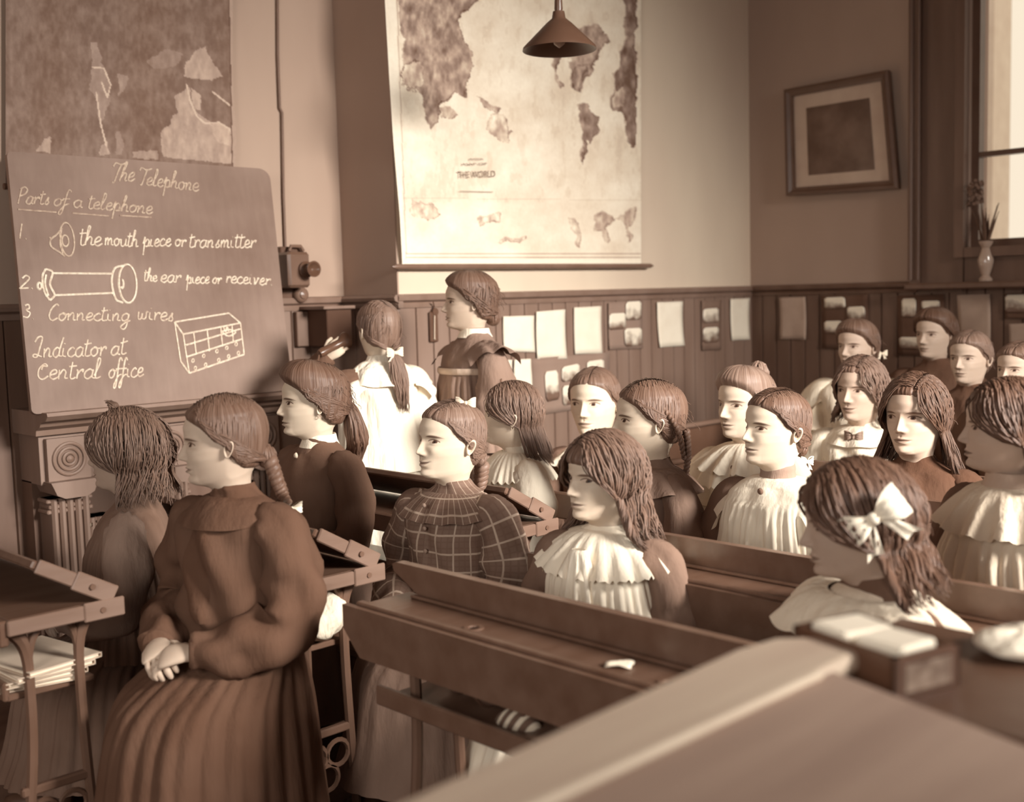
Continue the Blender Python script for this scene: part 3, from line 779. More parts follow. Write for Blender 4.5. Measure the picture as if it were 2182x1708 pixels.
b=MB(); G=[[lerpq(out,u,v)+np.array([-.007,0,0]) for u in np.linspace(.20,.80,30)] for v in np.linspace(.2,.82,30)]; b.grid(G); o=b.build('print',None,pic); loc(o,org)
m,nt,bs=newmat('dark_engraving'); n=noise(nt,5,6); nt.links.new(mix(nt,((n-.5)*4+.4).sat(),S(.02),S(.2)),bs.inputs['Base Color']); bs.inputs['Roughness'].default_value=.3; o.data.materials.append(m)
b=MB(); b.grid([[lerpq(out,u,v)+np.array([.002,0,0]) for u in(.02,.98)] for v in(.02,.98)]); o=b.build('backing',woodd,pic); loc(o,org)
# ---------------------------------------------------------------- maps
def vnoise(x,y,s,seed=0):
    r=np.random.RandomState(seed); T=r.rand(64,64)
    def f(x,y):
        xi=np.floor(x).astype(int);yi=np.floor(y).astype(int);fx=x-xi;fy=y-yi;fx=fx*fx*(3-2*fx);fy=fy*fy*(3-2*fy)
        g=lambda a,b:T[a%64,b%64]
        return (g(xi,yi)*(1-fx)+g(xi+1,yi)*fx)*(1-fy)+(g(xi,yi+1)*(1-fx)+g(xi+1,yi+1)*fx)*fy
    o=0;a=.5
    for k in range(5): o=o+a*f(x/s*2**k,y/s*2**k); a*=.5
    return o
def inpoly(x,y,P):
    c=np.zeros(x.shape,bool); n=len(P)
    for i in range(n):
        x0,y0=P[i];x1,y1=P[(i+1)%n]
        if y0==y1: continue
        t=((y0>y)!=(y1>y))&(x<(x1-x0)*(y-y0)/(y1-y0)+x0); c^=t
    return c
def mapmat(name):
    m,nt,b=newmat(name); a=attr(nt,'val'); v=E(nt,a.outputs['Fac']); n=noise(nt,60,3); v=v+(n-.5)*.10
    r=nt.nodes.new('ShaderNodeValToRGB'); cr=r.color_ramp
    for i,(p,c) in enumerate(RAMP):
        e=cr.elements[i] if i<2 else cr.elements.new(p)
        e.position=p; e.color=sr(c)+[1]
    for i,(p,c) in enumerate(RAMP): cr.elements[i].position=p
    for e,(p,c) in zip(cr.elements,RAMP): e.color=sr(c)+[1]
    nt.links.new(v.s,r.inputs[0]); nt.links.new(r.outputs[0],b.inputs['Base Color']); b.inputs['Roughness'].default_value=.6; b.inputs['Specular IOR Level'].default_value=.25
    return m
def sheet(name,xs,ys,pos,val,parent,m):
    PX,PY=np.meshgrid(xs,ys); V=pos(PX,PY); v=val(PX,PY)
    n,k=PX.shape; Fc=[(i*k+j,i*k+j+1,(i+1)*k+j+1,(i+1)*k+j) for i in range(n-1) for j in range(k-1)]
    return mesh(name,V.reshape(-1,3),Fc,m,parent,True,attrs={'val':v.ravel()})
def rays(PX,PY): return FW*F+RT*(PX[...,None]-IMW/2)-UP*(PY[...,None]-IMH/2)
Q_=lambda L:[(820+a/2.847,b/2.847) for a,b in L]
LAND=[(.36,Q_([(90,-500),(560,-500),(560,0),(440,120),(480,240),(530,330),(520,450),(480,520),(500,600),(440,560),(400,600),(330,640),(330,740),(280,790),(240,680),(230,570),(200,550),(130,540),(95,460),(110,380),(120,250),(90,150)])),
 (.62,Q_([(110,390),(200,370),(240,420),(230,520),(170,560),(120,530),(100,450)])),
 (.60,Q_([(330,650),(400,660),(450,700),(400,730),(350,720)])),
 (.66,Q_([(630,720),(690,690),(740,720),(760,800),(750,880),(700,850),(650,830),(625,780)])),
 (.5,Q_([(560,580),(600,600),(650,640),(710,660),(690,690),(630,660),(590,640)])),
 (.42,Q_([(1015,330),(1100,200),(1300,150),(1360,250),(1300,330),(1260,420),(1210,480),(1190,560),(1160,540),(1140,440),(1110,330),(1060,360),(1040,440),(1090,530),(1060,540),(1030,430)])),
 (.34,Q_([(1130,430),(1180,400),(1250,390),(1200,470),(1180,560),(1145,530)])),
 (.26,Q_([(1175,640),(1215,625),(1260,680),(1310,720),(1300,790),(1270,830),(1250,880),(1220,850),(1215,960),(1205,1005),(1195,950),(1205,820),(1175,740)])),
 (.22,Q_([(1440,-100),(1520,-100),(1525,880),(1490,895),(1465,850),(1460,720),(1440,690),(1380,670),(1370,600),(1400,550),(1390,450),(1430,400),(1430,320),(1470,230)])),
 (.6,Q_([(1380,600),(1400,550),(1450,530),(1460,600),(1450,640),(1390,660)])),
 (.6,Q_([(1270,1310),(1330,1290),(1400,1330),(1490,1260),(1520,1260),(1500,1350),(1470,1400),(1500,1420),(1480,1480),(1460,1400),(1430,1330),(1390,1330),(1340,1380),(1370,1470),(1350,1480),(1320,1400),(1260,1400),(1280,1350)])),
 (.68,Q_([(160,1210),(200,1240),(300,1230),(340,1300),(260,1340),(160,1300)])),(.66,Q_([(560,1320),(700,1290),(690,1340),(580,1370)])),
 (.70,Q_([(1110,1330),(1160,1340),(1190,1400),(1190,1500),(1165,1500),(1160,1400)])),(.68,Q_([(700,1450),(860,1440),(850,1460),(700,1470)]))]
def world_val(x,y):
    n1=vnoise(x,y,22,1); n2=vnoise(x,y*.5,9,2); n3=vnoise(x,y,60,3)
    jx=(vnoise(x,y,14,5)-.5)*16; jy=(vnoise(x,y,14,6)-.5)*16
    v=.88+(n3-.5)*.22+(n1-.5)*.10-(vnoise(x,y*.35,12,8)>.60)*.05*(y<430)
    edge=np.zeros_like(x)
    for b,P in LAND:
        c=inpoly(x+jx,y+jy,P); c2=inpoly(x+jx*1.1+2.2,y+jy+1.8,P)
        v=np.where(c,b*.75+.22+(n2-.5)*.75+(n1-.5)*.3,v); edge=np.maximum(edge,(c!=c2))
    v=v-edge*.22
    # ruled border lines and scale lines
    L=822+(y>0)*y*.064+ np.interp(y,[-400,0,300,560],[-8,0,14,24])-y*.0
    for yy in(549,541): v=np.where((abs(y-yy)<.9)&(x>866)&(x<1366),v-.35,v)
    v=np.where((abs(x-1367)<.9)&(y<549),v-.3,v); v=np.where(abs(x-(846+y*.036))<.9,v-.25,v)
    v=np.where((abs(y-(424+(x-1100)*.01))<.9),v-.1,v)
    v=np.where((x<(843+y*.036)),.95,v); v=np.where(y>551,.93,v)
    return np.clip(v,0,1)
def lx(y): return np.interp(y,[-300,0,160,300,460,558],[812,820,829,838,852,857])
wm=empty('world_map',tuple(onY(1110,566,YB-.04)),'large hanging wall map of the world on a wooden rod, behind the standing girls','map')
org=tuple(wm.location)
def wpos(PX,PY):
    l=lx(PY); s=(PX-820)/(1367-820); X=l+s*(1366-l)
    d=rays(X,PY); yw=YB-.03-.006*np.sin(X*.03)-.010*np.exp(-((X-l)/10)**2)*np.sin(PY*.03)
    return CAM+d*(yw/d[...,1])[...,None]
xs=np.linspace(820,1367,300); ys=np.linspace(-260,566,420)
def wval(PX,PY):
    l=lx(PY); s=(PX-820)/(1367-820); return world_val(l+s*(1366-l),PY)
o=sheet('map_sheet',xs,ys,wpos,wval,wm,mapmat('world_map_print')); loc(o,org)
a_=onY(835,568,YB-.045); c_=onY(1392,566,YB-.045); t=np.linspace(0,1,16)[:,None]; P_=a_*(1-t)+c_*t
b=MB(); rr_=np.full(16,.0125); rr_[0]=.003; rr_[1]=.0115; rr_[-1]=.003
P_[1]=a_*.985+c_*.015; P_[-2]=a_*.015+c_*.985; b.tube(P_,rr_,14); o=b.build('rod',wood('varnished_rod',.22,.25),wm,True); loc(o,org)
def text(s,px,py,hpx,Y,parent,org,m,wpx=None,name='lettering'):
    c=bpy.data.curves.new(name,'FONT'); c.body=s; c.align_x='CENTER'; c.size=1; c.extrude=.0
    o=bpy.data.objects.new(name,c); COL.objects.link(o); bpy.context.view_layer.update()
    me=bpy.data.meshes.new_from_object(o.evaluated_get(bpy.context.evaluated_depsgraph_get())); bpy.data.objects.remove(o)
    V=np.array([v.co[:] for v in me.vertices]); w=np.ptp(V[:,0]); sc=hpx/.7; sx=(wpx/w) if wpx else sc
    A=onY(px,py,Y); B=onY(px+1,py-.03,Y); C=onY(px,py-1,Y)
    for v in me.vertices:
        p=A+(B-A)*v.co[0]*sx+(C-A)*v.co[1]*sc-np.array(org); v.co=Vector(p)
    me.materials.clear(); me.materials.append(m); o=bpy.data.objects.new(name,me); return link(o,parent)
ink=mat('faded_ink',.30,.9,.02)
text('THE WORLD',1016,378,14,YB-.0370,wm,org,ink,80); text('PHYSICAL',1016,341,4.5,YB-.0370,wm,org,ink,30); text('MAP OF',1012,352,5,YB-.0370,wm,org,ink,52)
b=MB(); q0=onY(980,407,YB-.04);q1=onY(1050,409,YB-.04); b.tube([q0,q1],.0012,5); o=b.build('rule_line',ink,wm); loc(o,org)
# left map
lm=empty('wall_map',tuple(onY(260,340,YA-.03)),'darker wall map hanging behind the top of the blackboard','map'); org=tuple(lm.location)
Z_=lambda L:[(a/4.196,b/4.196) for a,b in L]
LL=[(.60,Z_([(1550,860),(1580,1000),(1500,1120),(1440,1200),(1460,1400),(2080,1470),(2060,1150),(1900,1100),(1750,1000),(1690,780)])),
 (.62,Z_([(1720,470),(1830,410),(1870,500),(1990,680),(1900,720),(1640,690),(1650,620)])),
 (.66,Z_([(1700,780),(1800,850),(1790,980),(1740,970)])),(.72,Z_([(1880,1110),(1960,1090),(2050,1150),(2050,1300),(1960,1280),(1900,1190)])),
 (.48,Z_([(820,380),(870,380),(930,620),(990,760),(980,900),(900,1150),(860,900),(810,800)])),(.56,Z_([(320,1350),(400,1240),(460,1220),(450,1370)])),
 (.6,Z_([(900,1320),(950,1250),(980,1380),(890,1400)])),(.46,Z_([(1040,1180),(1090,1180),(1100,1390),(1040,1380)])),(.55,Z_([(1180,1350),(1400,1340),(1420,1430),(1180,1410)])),
 (.5,Z_([(1060,660),(1160,690),(1130,780),(1060,860)])),(.42,Z_([(1300,540),(1500,440),(1640,480),(1560,600),(1380,620)]))]
LN=[Z_([(1670,760),(1700,900),(1760,1040),(1830,1100),(1960,1095),(2050,1150),(2110,1250)]),Z_([(1900,820),(1990,890),(2080,960)]),Z_([(830,600),(930,610),(990,760),(960,870),(910,740)]),Z_([(860,830),(900,1100),(950,1300)])]
def lval(x,y):
    n=vnoise(x,y,30,11); n2=vnoise(x,y*.4,8,12); jx=(vnoise(x,y,12,15)-.5)*12
    v=.24+(n-.5)*.2+(n2-.5)*.2
    for b_,P in LL: v=np.where(inpoly(x+jx,y+jx*.6,P),b_*.8+.02+(n2-.5)*.25,v)
    for L in LN:
        for (x0,y0),(x1,y1) in zip(L,L[1:]):
            d=np.array([x1-x0,y1-y0]); q=d@d; t=np.clip(((x-x0)*d[0]+(y-y0)*d[1])/q,0,1); D=np.hypot(x-x0-t*d[0],y-y0-t*d[1]); v=np.where(D<1.9,.66,v)
    e=488+y*.02; v=np.where(abs(x-e)<1.2,.1,v); v=np.where(x>e+1.2,.5,v)
    return np.clip(v,0,1)
def lpos(PX,PY):
    s=(PX-12)/(500-12); r=np.interp(PY,[-200,0,170,300,350],[494,496,496,505,502]); X=12+s*(r-12)
    d=rays(X,PY); yw=YA-.03-.006*np.sin(X*.03); return CAM+d*(yw/d[...,1])[...,None]
def lval2(PX,PY):
    s=(PX-12)/(500-12); r=np.interp(PY,[-200,0,170,300,350],[494,496,496,505,502]); return lval(12+s*(r-12),PY)
o=sheet('map_sheet',np.linspace(12,500,240),np.linspace(-120,395,240),lpos,lval2,lm,mapmat('dark_map_print')); loc(o,org)
q0=onY(8,397,YA-.04); q1=onY(512,397,YA-.04); b=MB(); b.tube([q0,q1],.012,12); o=b.build('rod',woodd,lm,True); loc(o,org)
# ---------------------------------------------------------------- blackboard on the mantelpiece
def bplane(px,py,off=0):
    """leaning board plane through Y=4.10 at z=1.03, Y=4.27 at z=1.98"""
    n=np.array([0,.95,-.17]); n/=np.linalg.norm(n); p0=np.array([0,4.10,1.03])-n*off; d=ray(px,py); return CAM+d*((p0-CAM)@n)/(d@n)
TL,TR,BR,BL=[bplane(*p) for p in((14,322),(574,360),(623,830),(68,883))]
bo=empty('blackboard',tuple(BL),'chalked blackboard about the telephone leaning on the mantelpiece','blackboard'); org=tuple(BL)
n_=np.array([0,.95,-.17])/math.hypot(.95,.17)
def rq(u,v): return lerpq([TL,TR,BR,BL],u,v)
b=MB(); ed=[]; 
for cu,cv,r in((0,0,.02),(1,0,.05),(1,1,.02),(0,1,.02)):
    for k in range(6):
        t=k/5*PI/2; base_={(0,0):PI,(1,0):1.5*PI,(1,1):0,(0,1):.5*PI}[(cu,cv)]
        ang=base_+t; ccx=r if cu==0 else 1-r; ccy=r if cv==0 else 1-r; ed.append((ccx+r*math.cos(ang),ccy+r*math.sin(ang)))
V=[rq(u,v) for u,v in ed]+[rq(u,v)+n_*.022 for u,v in ed]; k=len(ed)
b.add(V,[tuple(range(k)),tuple(range(k,2*k))[::-1]]+[(i,(i+1)%k,k+(i+1)%k,k+i) for i in range(k)])
m,nt,bs=newmat('blackboard_slate'); n=noise(nt,1.6,5,stretch=(1,1,1.6)); n2=noise(nt,14,5,stretch=(3,1,.6)); nt.links.new(mix(nt,((n-.5)*2.2+.5+(n2-.5)*.5).sat(),S(.16),S(.36)),bs.inputs['Base Color']); bs.inputs['Roughness'].default_value=.6
o=b.build('slate',m,bo); loc(o,org)
# one-stroke chalk hand: x-height 1, baseline 0
GL={
'a':[[(.75,.85),(.45,1),(.1,.7),(.1,.2),(.4,0),(.7,.3),(.78,.95)],[(.78,.95),(.75,.2),(1,.05)]],
'c':[[(.7,.8),(.45,1),(.1,.65),(.12,.2),(.45,0),(.85,.25)]],
'd':[[(.7,.85),(.4,1),(.1,.65),(.1,.2),(.4,0),(.7,.3)],[(.95,2.1),(.72,1.0),(.7,.2),(1,.05)]],
'e':[[(.1,.4),(.6,.6),(.62,.9),(.4,1),(.12,.7),(.12,.2),(.45,0),(.85,.25)]],
'f':[[(.6,1.9),(.45,2.2),(.25,1.9),(.2,0),(.1,-.9),(-.1,-1.1),(-.15,-.7),(.3,.2),(.7,.4)],[(-.1,1.0),(.6,1.05)]],
'g':[[(.75,.85),(.45,1),(.1,.7),(.1,.25),(.4,.02),(.7,.3),(.78,.95)],[(.78,.95),(.7,-.6),(.4,-1.1),(.1,-.8),(.5,-.2),(1,.1)]],
'h':[[(.0,.2),(.3,1.5),(.35,2.1),(.15,2.0),(.1,0)],[(.1,.5),(.4,.95),(.65,.8),(.65,.1),(.95,.1)]],
'i':[[(.1,.95),(.15,.2),(.45,.05)],[(.18,1.4),(.2,1.45)]],
'l':[[(.0,.3),(.35,1.5),(.35,2.1),(.15,2.0),(.1,.3),(.25,0),(.55,.2)]],
'm':[[(.05,.95),(.1,0)],[(.1,.5),(.35,.98),(.5,.7),(.5,0)],[(.5,.5),(.78,.98),(.95,.7),(.95,.1),(1.2,.1)]],
'n':[[(.05,.95),(.1,0)],[(.1,.5),(.4,.98),(.62,.75),(.62,.1),(.9,.1)]],
'o':[[(.45,1),(.1,.7),(.1,.25),(.4,0),(.72,.3),(.7,.8),(.45,1),(.6,.8),(.95,.85)]],
'p':[[(.0,.4),(.2,1.3),(.2,-1.1)],[(.2,.6),(.5,1.0),(.78,.7),(.7,.1),(.35,.05),(.95,.15)]],
'r':[[(.05,.95),(.15,.85),(.15,0)],[(.15,.5),(.4,.9),(.65,.95),(.6,.7)]],
's':[[(.1,.2),(.45,1.0),(.4,.6),(.6,.3),(.4,0),(.1,.1)]],
't':[[(.2,1.8),(.15,.25),(.35,0),(.65,.15)],[(-.1,1.3),(.6,1.4)]],
'u':[[(.05,.95),(.08,.2),(.35,0),(.65,.3),(.7,.95)],[(.7,.95),(.72,.15),(1,.1)]],
'v':[[(.05,.9),(.2,.95),(.3,.1),(.4,.05),(.7,.8),(.65,1),(.9,.9)]],
'w':[[(.05,.95),(.1,.15),(.4,.1),(.5,.8)],[(.5,.8),(.55,.1),(.9,.2),(.95,1.0),(1.15,.95)]],
'T':[[(0,1.7),(.2,2.1),(.9,1.9),(1.5,2.15)],[(.95,2.0),(.75,1),(.6,0),(.35,.0)]],
'I':[[(.0,1.6),(.3,2.2),(.7,2.1),(.6,1.0),(.4,.1),(.0,.1),(.1,.4),(.9,.1)]],
'P':[[(.2,2.1),(.1,0)],[(.0,1.9),(.5,2.3),(.95,1.9),(.7,1.3),(.2,1.1)]],
'C':[[(.9,1.9),(.6,2.1),(.15,1.4),(.1,.5),(.4,0),(1.0,.3)]],
'C2':[[(.3,1.0),(.4,1.4),(.8,1.4),(.5,1.6),(.1,1.1),(.1,.3),(.5,0),(1.0,.35)]],
'1':[[(.1,1.7),(.15,0)]],'2':[[(.05,1.3),(.35,1.7),(.65,1.3),(.1,.1),(.1,0),(.75,.05)]],'3':[[(.05,1.5),(.4,1.7),(.55,1.3),(.25,.95),(.65,.7),(.5,.1),(.05,.1)]],
'.':[[(.1,.0),(.14,.04)]],'-':[[(0,.5),(.5,.5)]]}
chalks={}
def chalkmat(v): 
    k='chalk_%d'%int(v*100)
    if k not in chalks:
        m,nt,bs=newmat(k); n=noise(nt,90,2); nt.links.new(mix(nt,((n-.5)*2.5+.55).sat(),S(v-.25),S(v)),bs.inputs['Base Color']); bs.inputs['Roughness'].default_value=1; bs.inputs['Specular IOR Level'].default_value=0; chalks[k]=m
    return chalks[k]
def strokes(mb,Ls,wd=.0034):
    for L in Ls:
        C=catmull([bplane(x,y,.001) for x,y in L],4) if len(L)>2 else np.array([bplane(x,y,.001) for x,y in L])
        mb.tube(C,wd,5,flat=1)
ADV={'i':.55,'l':.6,'m':1.25,'w':1.2,'r':.75,'s':.72,'t':.6,'f':.65,'.':.4,' ':.75,'T':1.15,'I':1.0,'P':1.05,'C':1.05,'C2':1.05,'1':.5,'e':.82,'c':.8}
def write(txt,x0,y0,x1,y1,h,v=.92,slant=.12,wd=.0031):
    toks=[]; i=0
    for ch in txt: toks.append(ch)
    if txt.startswith('Central'): toks[0]='C2'
    tot=sum(ADV.get(c,.95) for c in toks); L=math.hypot(x1-x0,y1-y0); s=L/tot; dx,dy=(x1-x0)/L,(y1-y0)/L; mb=MB(); p=0
    for c in toks:
        if c!=' ':
            for st in GL[c]:
                pts=[]
                for u,w_ in st:
                    a=(p+u+slant*w_)*s; hh=w_*h; pts.append((x0+dx*a+rnd.uniform(-.6,.6),y0+dy*a-hh+rnd.uniform(-.6,.6)))
                strokes(mb,[pts],wd)
        p+=ADV.get(c,.95)
    o=mb.build('chalk_writing',chalkmat(v),bo,True); loc(o,org); return o
write('The',232,388,285,386,19,.75,.3); write('Telephone',292,392,422,408,17,.75,.2)
write('Parts',36,434,105,436,16,.72,.2); write('of',112,438,145,440,16,.72,.2); write('a',155,442,175,443,16,.74); write('telephone',186,444,324,456,16,.74,.2)
write('1.',38,508,62,510,19,.8); write('the',168,522,216,524,19); write('mouth',222,522,294,526,16); write('piece',304,526,364,524,16); write('or',372,524,396,526,15); write('transmitter',402,527,545,528,16,.92)
write('2.',42,614,75,615,16); write('the',306,598,334,600,13); write('ear',341,601,385,602,15); write('piece',396,604,446,604,14); write('or',452,604,472,605,13); write('receiver.',480,602,582,608,14)
write('3.',48,676,76,680,17); write('Connecting',102,682,276,684,16,.85); write('wires',292,680,370,684,17,.85)
write('Indicator',70,762,226,758,20,.88); write('at',234,758,268,754,19,.88); write('Central',78,808,214,806,20,.9); write('office',230,806,305,802,19,.9)
b=MB(); strokes(b,[[(38,446),(120,452)],[(154,454),(232,460)],[(255,459),(322,463)]],.0035); o=b.build('chalk_underline',chalkmat(.66),bo,True); loc(o,org)
def ell(cx,cy,rx,ry,rot=0,a0=0,a1=6.28,n=18):
    return [(cx+rx*math.cos(t)*math.cos(rot)-ry*math.sin(t)*math.sin(rot),cy+rx*math.cos(t)*math.sin(rot)+ry*math.sin(t)*math.cos(rot)) for t in np.linspace(a0,a1,n)]
b=MB(); strokes(b,[ell(143,510,15,36,-.12),ell(139,513,7,12,-.1),[(132,486),(120,500),(108,510),(107,520),(112,528),(128,538),(138,546)],[(131,488),(128,520),(134,540)],[(108,510),(106,505)]]); o=b.build('chalk_drawing',chalkmat(.75),bo,True); loc(o,org)
b=MB(); strokes(b,[ell(272,604,19,41,-.05),[(262,566),(244,572),(238,600),(246,636),(262,645)],ell(260,605,3,9,0,-1.8,2.5,8),[(112,582),(238,583)],[(114,629),(242,624)],[(97,573),(90,590),(94,620),(106,640)],[(97,573),(112,580),(106,605),(116,628),(106,640)],ell(84,609,4,7,0),[(98,585),(96,605),(103,630)]],.0042); o=b.build('chalk_drawing',chalkmat(.95),bo,True); loc(o,org)
b=MB(); strokes(b,[[(372,686),(487,667)],[(487,667),(512,688)],[(372,686),(390,712)],[(390,712),(512,688)],[(390,712),(403,795)],[(372,686),(385,770)],[(385,770),(403,795)],[(403,795),(520,755)],[(512,688),(520,755)],[(396,735),(514,700)],[(398,760),(516,722)],[(412,706),(418,755)],[(441,702),(446,748)],[(470,697),(474,738)],[(494,693),(497,730)],[(472,706),(486,716),(502,708),(490,702),(472,706)],[(476,696),(480,706),(484,696),(487,706)]],.0036)
for i,(x,y) in enumerate([(411,768),(434,758),(462,748),(483,741),(503,733),(416,784),(438,777),(466,767),(487,759),(508,752)]): strokes(b,[ell(x,y,2.6,3.8,.2,0,6.28,8)],.0024)
o=b.build('chalk_drawing',chalkmat(.92),bo,True); loc(o,org)
# mantelpiece with fluted pilasters and bullseyes
def Xat(px,py,Y): return onY(px,py,Y)[0]
mx0=Xat(112,890,4.06); mx1=Xat(640,830,4.06)+.12; mzt=onY(360,857,4.06)[2]
mp=empty('mantelpiece',((mx0+mx1)/2,4.25,0),'carved dark wooden mantelpiece with fluted pilasters and bullseye blocks under the blackboard','mantelpiece'); org=tuple(mp.location)
print('mantel',mx0,mx1,mzt,'board bottom',BL,BR)
b=MB(); pr=[(4.4,mzt-.09),(4.17,mzt-.09),(4.165,mzt-.07),(4.13,mzt-.055),(4.12,mzt-.04),(4.075,mzt-.03),(4.055,mzt-.012),(4.06,mzt),(4.4,mzt)]
b.prism(pr,0,mx0-.02,mx1+.02); o=b.build('mantel_shelf',woodm,mp); loc(o,org)
b=MB(); b.box(((mx0+mx1)/2,4.30,mzt-.18),(mx1-mx0,.2,.19)); o=b.build('frieze',woodm,mp); loc(o,org)
b=MB(); b.box(((mx0+mx1)/2,4.34,(mzt-.27)/2),(mx1-mx0,.1,mzt-.27)); o=b.build('back_panel',woodvd,mp); loc(o,org)
xs_=[Xat(143,924,4.18),Xat(204,980,4.2),Xat(360,900,4.18),Xat(412,980,4.2),Xat(556,880,4.18),Xat(600,900,4.18),]
for i,x in enumerate(xs_):
    big=i in(0,2,4)
    if big:
        b=MB(); R_=np.array(Matrix.Rotation(PI/2,3,'X')); zc=mzt-.185
        b.box((x,4.19,zc),(.16,.03,.16)); 
        for r in(.058,.04,.022):
            b.tube([(x+r*math.cos(t),4.172,zc+r*math.sin(t)) for t in np.linspace(0,2*PI,25)],.007,8,False)
        b.lathe([(.0,0),(.014,.002),(.014,.01),(.002,.018)],(x,4.175,zc),16,R_); o=b.build('bullseye_block',woodm,mp,True); loc(o,org)
        b=MB(); b.prism([(x-.09,mzt-.262),(x+.09,mzt-.262),(x+.07,mzt-.31),(x+.04,mzt-.325),(x-.04,mzt-.325),(x-.07,mzt-.31)],1,4.13,4.30); o=b.build('capital',woodm,mp); loc(o,org)
    w_=.075 if big else .05; pr=[(x-w_,4.30)]
    nf=5 if big else 3; zt_=mzt-.33 if big else mzt-.42
    for k in range(nf):
        for t in np.linspace(0,PI,6): pr.append((x-w_+(k+.5-.5*math.cos(t))*2*w_/nf,4.205-.028*math.sin(t)))
    pr.append((x+w_,4.30)); b=MB(); G=[[(p[0],p[1],z) for p in pr] for z in(0.0,zt_)]; b.grid(G,cap1=True); o=b.build('pilaster',woodm,mp); loc(o,org)
    b=MB()
    for dz,pw in((.0,.012),(.022,.004),(.04,.012)): b.box((x,4.235,zt_-.008-dz),(2*w_+pw*2,.09,.016),bev=.004)
    o=b.build('necking',woodm,mp); loc(o,org)
# ---------------------------------------------------------------- wall telephone, conduit, cabinet, thermometer
tp=onY(640,575,YA-.12); org=tuple(tp)
te=empty('wall_telephone',org,'small wooden wall telephone with round mouthpiece right of the blackboard','telephone')
def P2(px,py,Y): return onY(px,py,Y)
def boxpx(b,x0,y0,x1,y1,Ya,Yb,bev=.006):
    a=onY(x0,y0,Ya); c=onY(x1,y1,Ya); b.box(((a[0]+c[0])/2,(Ya+Yb)/2,(a[2]+c[2])/2),(abs(c[0]-a[0]),abs(Yb-Ya),abs(a[2]-c[2])),bev=bev)
tw=wood('telephone_wood',.16,.3)
b=MB(); boxpx(b,597,525,652,648,YA-.035,YA-.0,.004); o=b.build('backboard',woodd,te); loc(o,org)
b=MB(); boxpx(b,614,536,664,612,YA-.15,YA-.035,.012); o=b.build('box',tw,te); loc(o,org)
b=MB(); c=onY(650,574,YA-.15); R_=np.array(Matrix.Rotation(PI/2,3,'X'))
b.lathe([(.036,0),(.036,.012),(.02,.02),(.017,.04),(.034,.062),(.035,.07),(.028,.07),(.01,.05),(.0,.048)],c,24,R_); o=b.build('mouthpiece',mat('ebonite',.06,.25),te,True); loc(o,org)
b=MB(); c=onY(637,628,YA-.035); b.lathe([(.036,0),(.036,.02),(.03,.032),(.02,.036),(.018,.042),(.006,.046),(.0,.047)],c,24,R_); o=b.build('bell',mat('dull_brass',.22,.3),te,True); loc(o,org)
b=MB(); q=onY(616,530,YA-.06); b.tube([q+np.array([0,0,-.01]),q+np.array([.01,0,.012]),q+np.array([.06,0,.012]),q+np.array([.075,0,-.01])],.008,8); o=b.build('hook',mat('dull_brass',.22,.3),te,True); loc(o,org)
b=MB(); pts=[onY(591,-60,YA-.012),onY(592,120,YA-.012),onY(596,230,YA-.012),onY(601,240,YA-.012),onY(604,420,YA-.012),onY(608,525,YA-.012)]; b.tube(pts,.006,8)
o=b.build('conduit',mat('painted_pipe',.2,.5),None,True); tag(o,'thin wiring conduit running up the wall above the telephone','pipe')
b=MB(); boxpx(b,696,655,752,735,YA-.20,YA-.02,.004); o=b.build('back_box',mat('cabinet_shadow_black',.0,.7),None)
cb=empty('switch_cabinet',tuple(o.location),'low dark open wall cabinet the girl in white reaches into','cabinet'); o.parent=cb
b=MB(); boxpx(b,632,664,692,735,YA-.05,YA-.02,.003); o=b.build('door',wood('cabinet_door_wood',.26,.5),cb)
b=MB(); boxpx(b,690,652,758,657,YA-.22,YA-.02,.003); o=b.build('top_board',woodm,cb)
tc=onY(926,700,YB-.03); org=tuple(tc); th=empty('thermometer',org,'wooden wall thermometer hung on the wainscot between the two standing girls','thermometer')
b=MB(); boxpx(b,916,664,936,728,YB-.035,YB-.02,.005); c=onY(926,664,YB-.03); b.lathe([(.0,-.008),(.017,-.008),(.017,.008),(.0,.008)],c,18,R_); o=b.build('backing',woodd,th); loc(o,org)
b=MB(); b.tube([onY(926,672,YB-.04),onY(926,722,YB-.04)],.003,8); b.lathe([(.0,-.006),(.006,0),(.0,.006)],onY(926,722,YB-.04),10); o=b.build('glass_tube',mat('thermometer_glass',.7,.2),th,True); loc(o,org)
b=MB(); b.tube([onY(926,664,YB-.035),onY(925,652,YB-.035),onY(923,643,YB-.055)],.003,6); o=b.build('hanging_cord',woodd,th,True); loc(o,org)
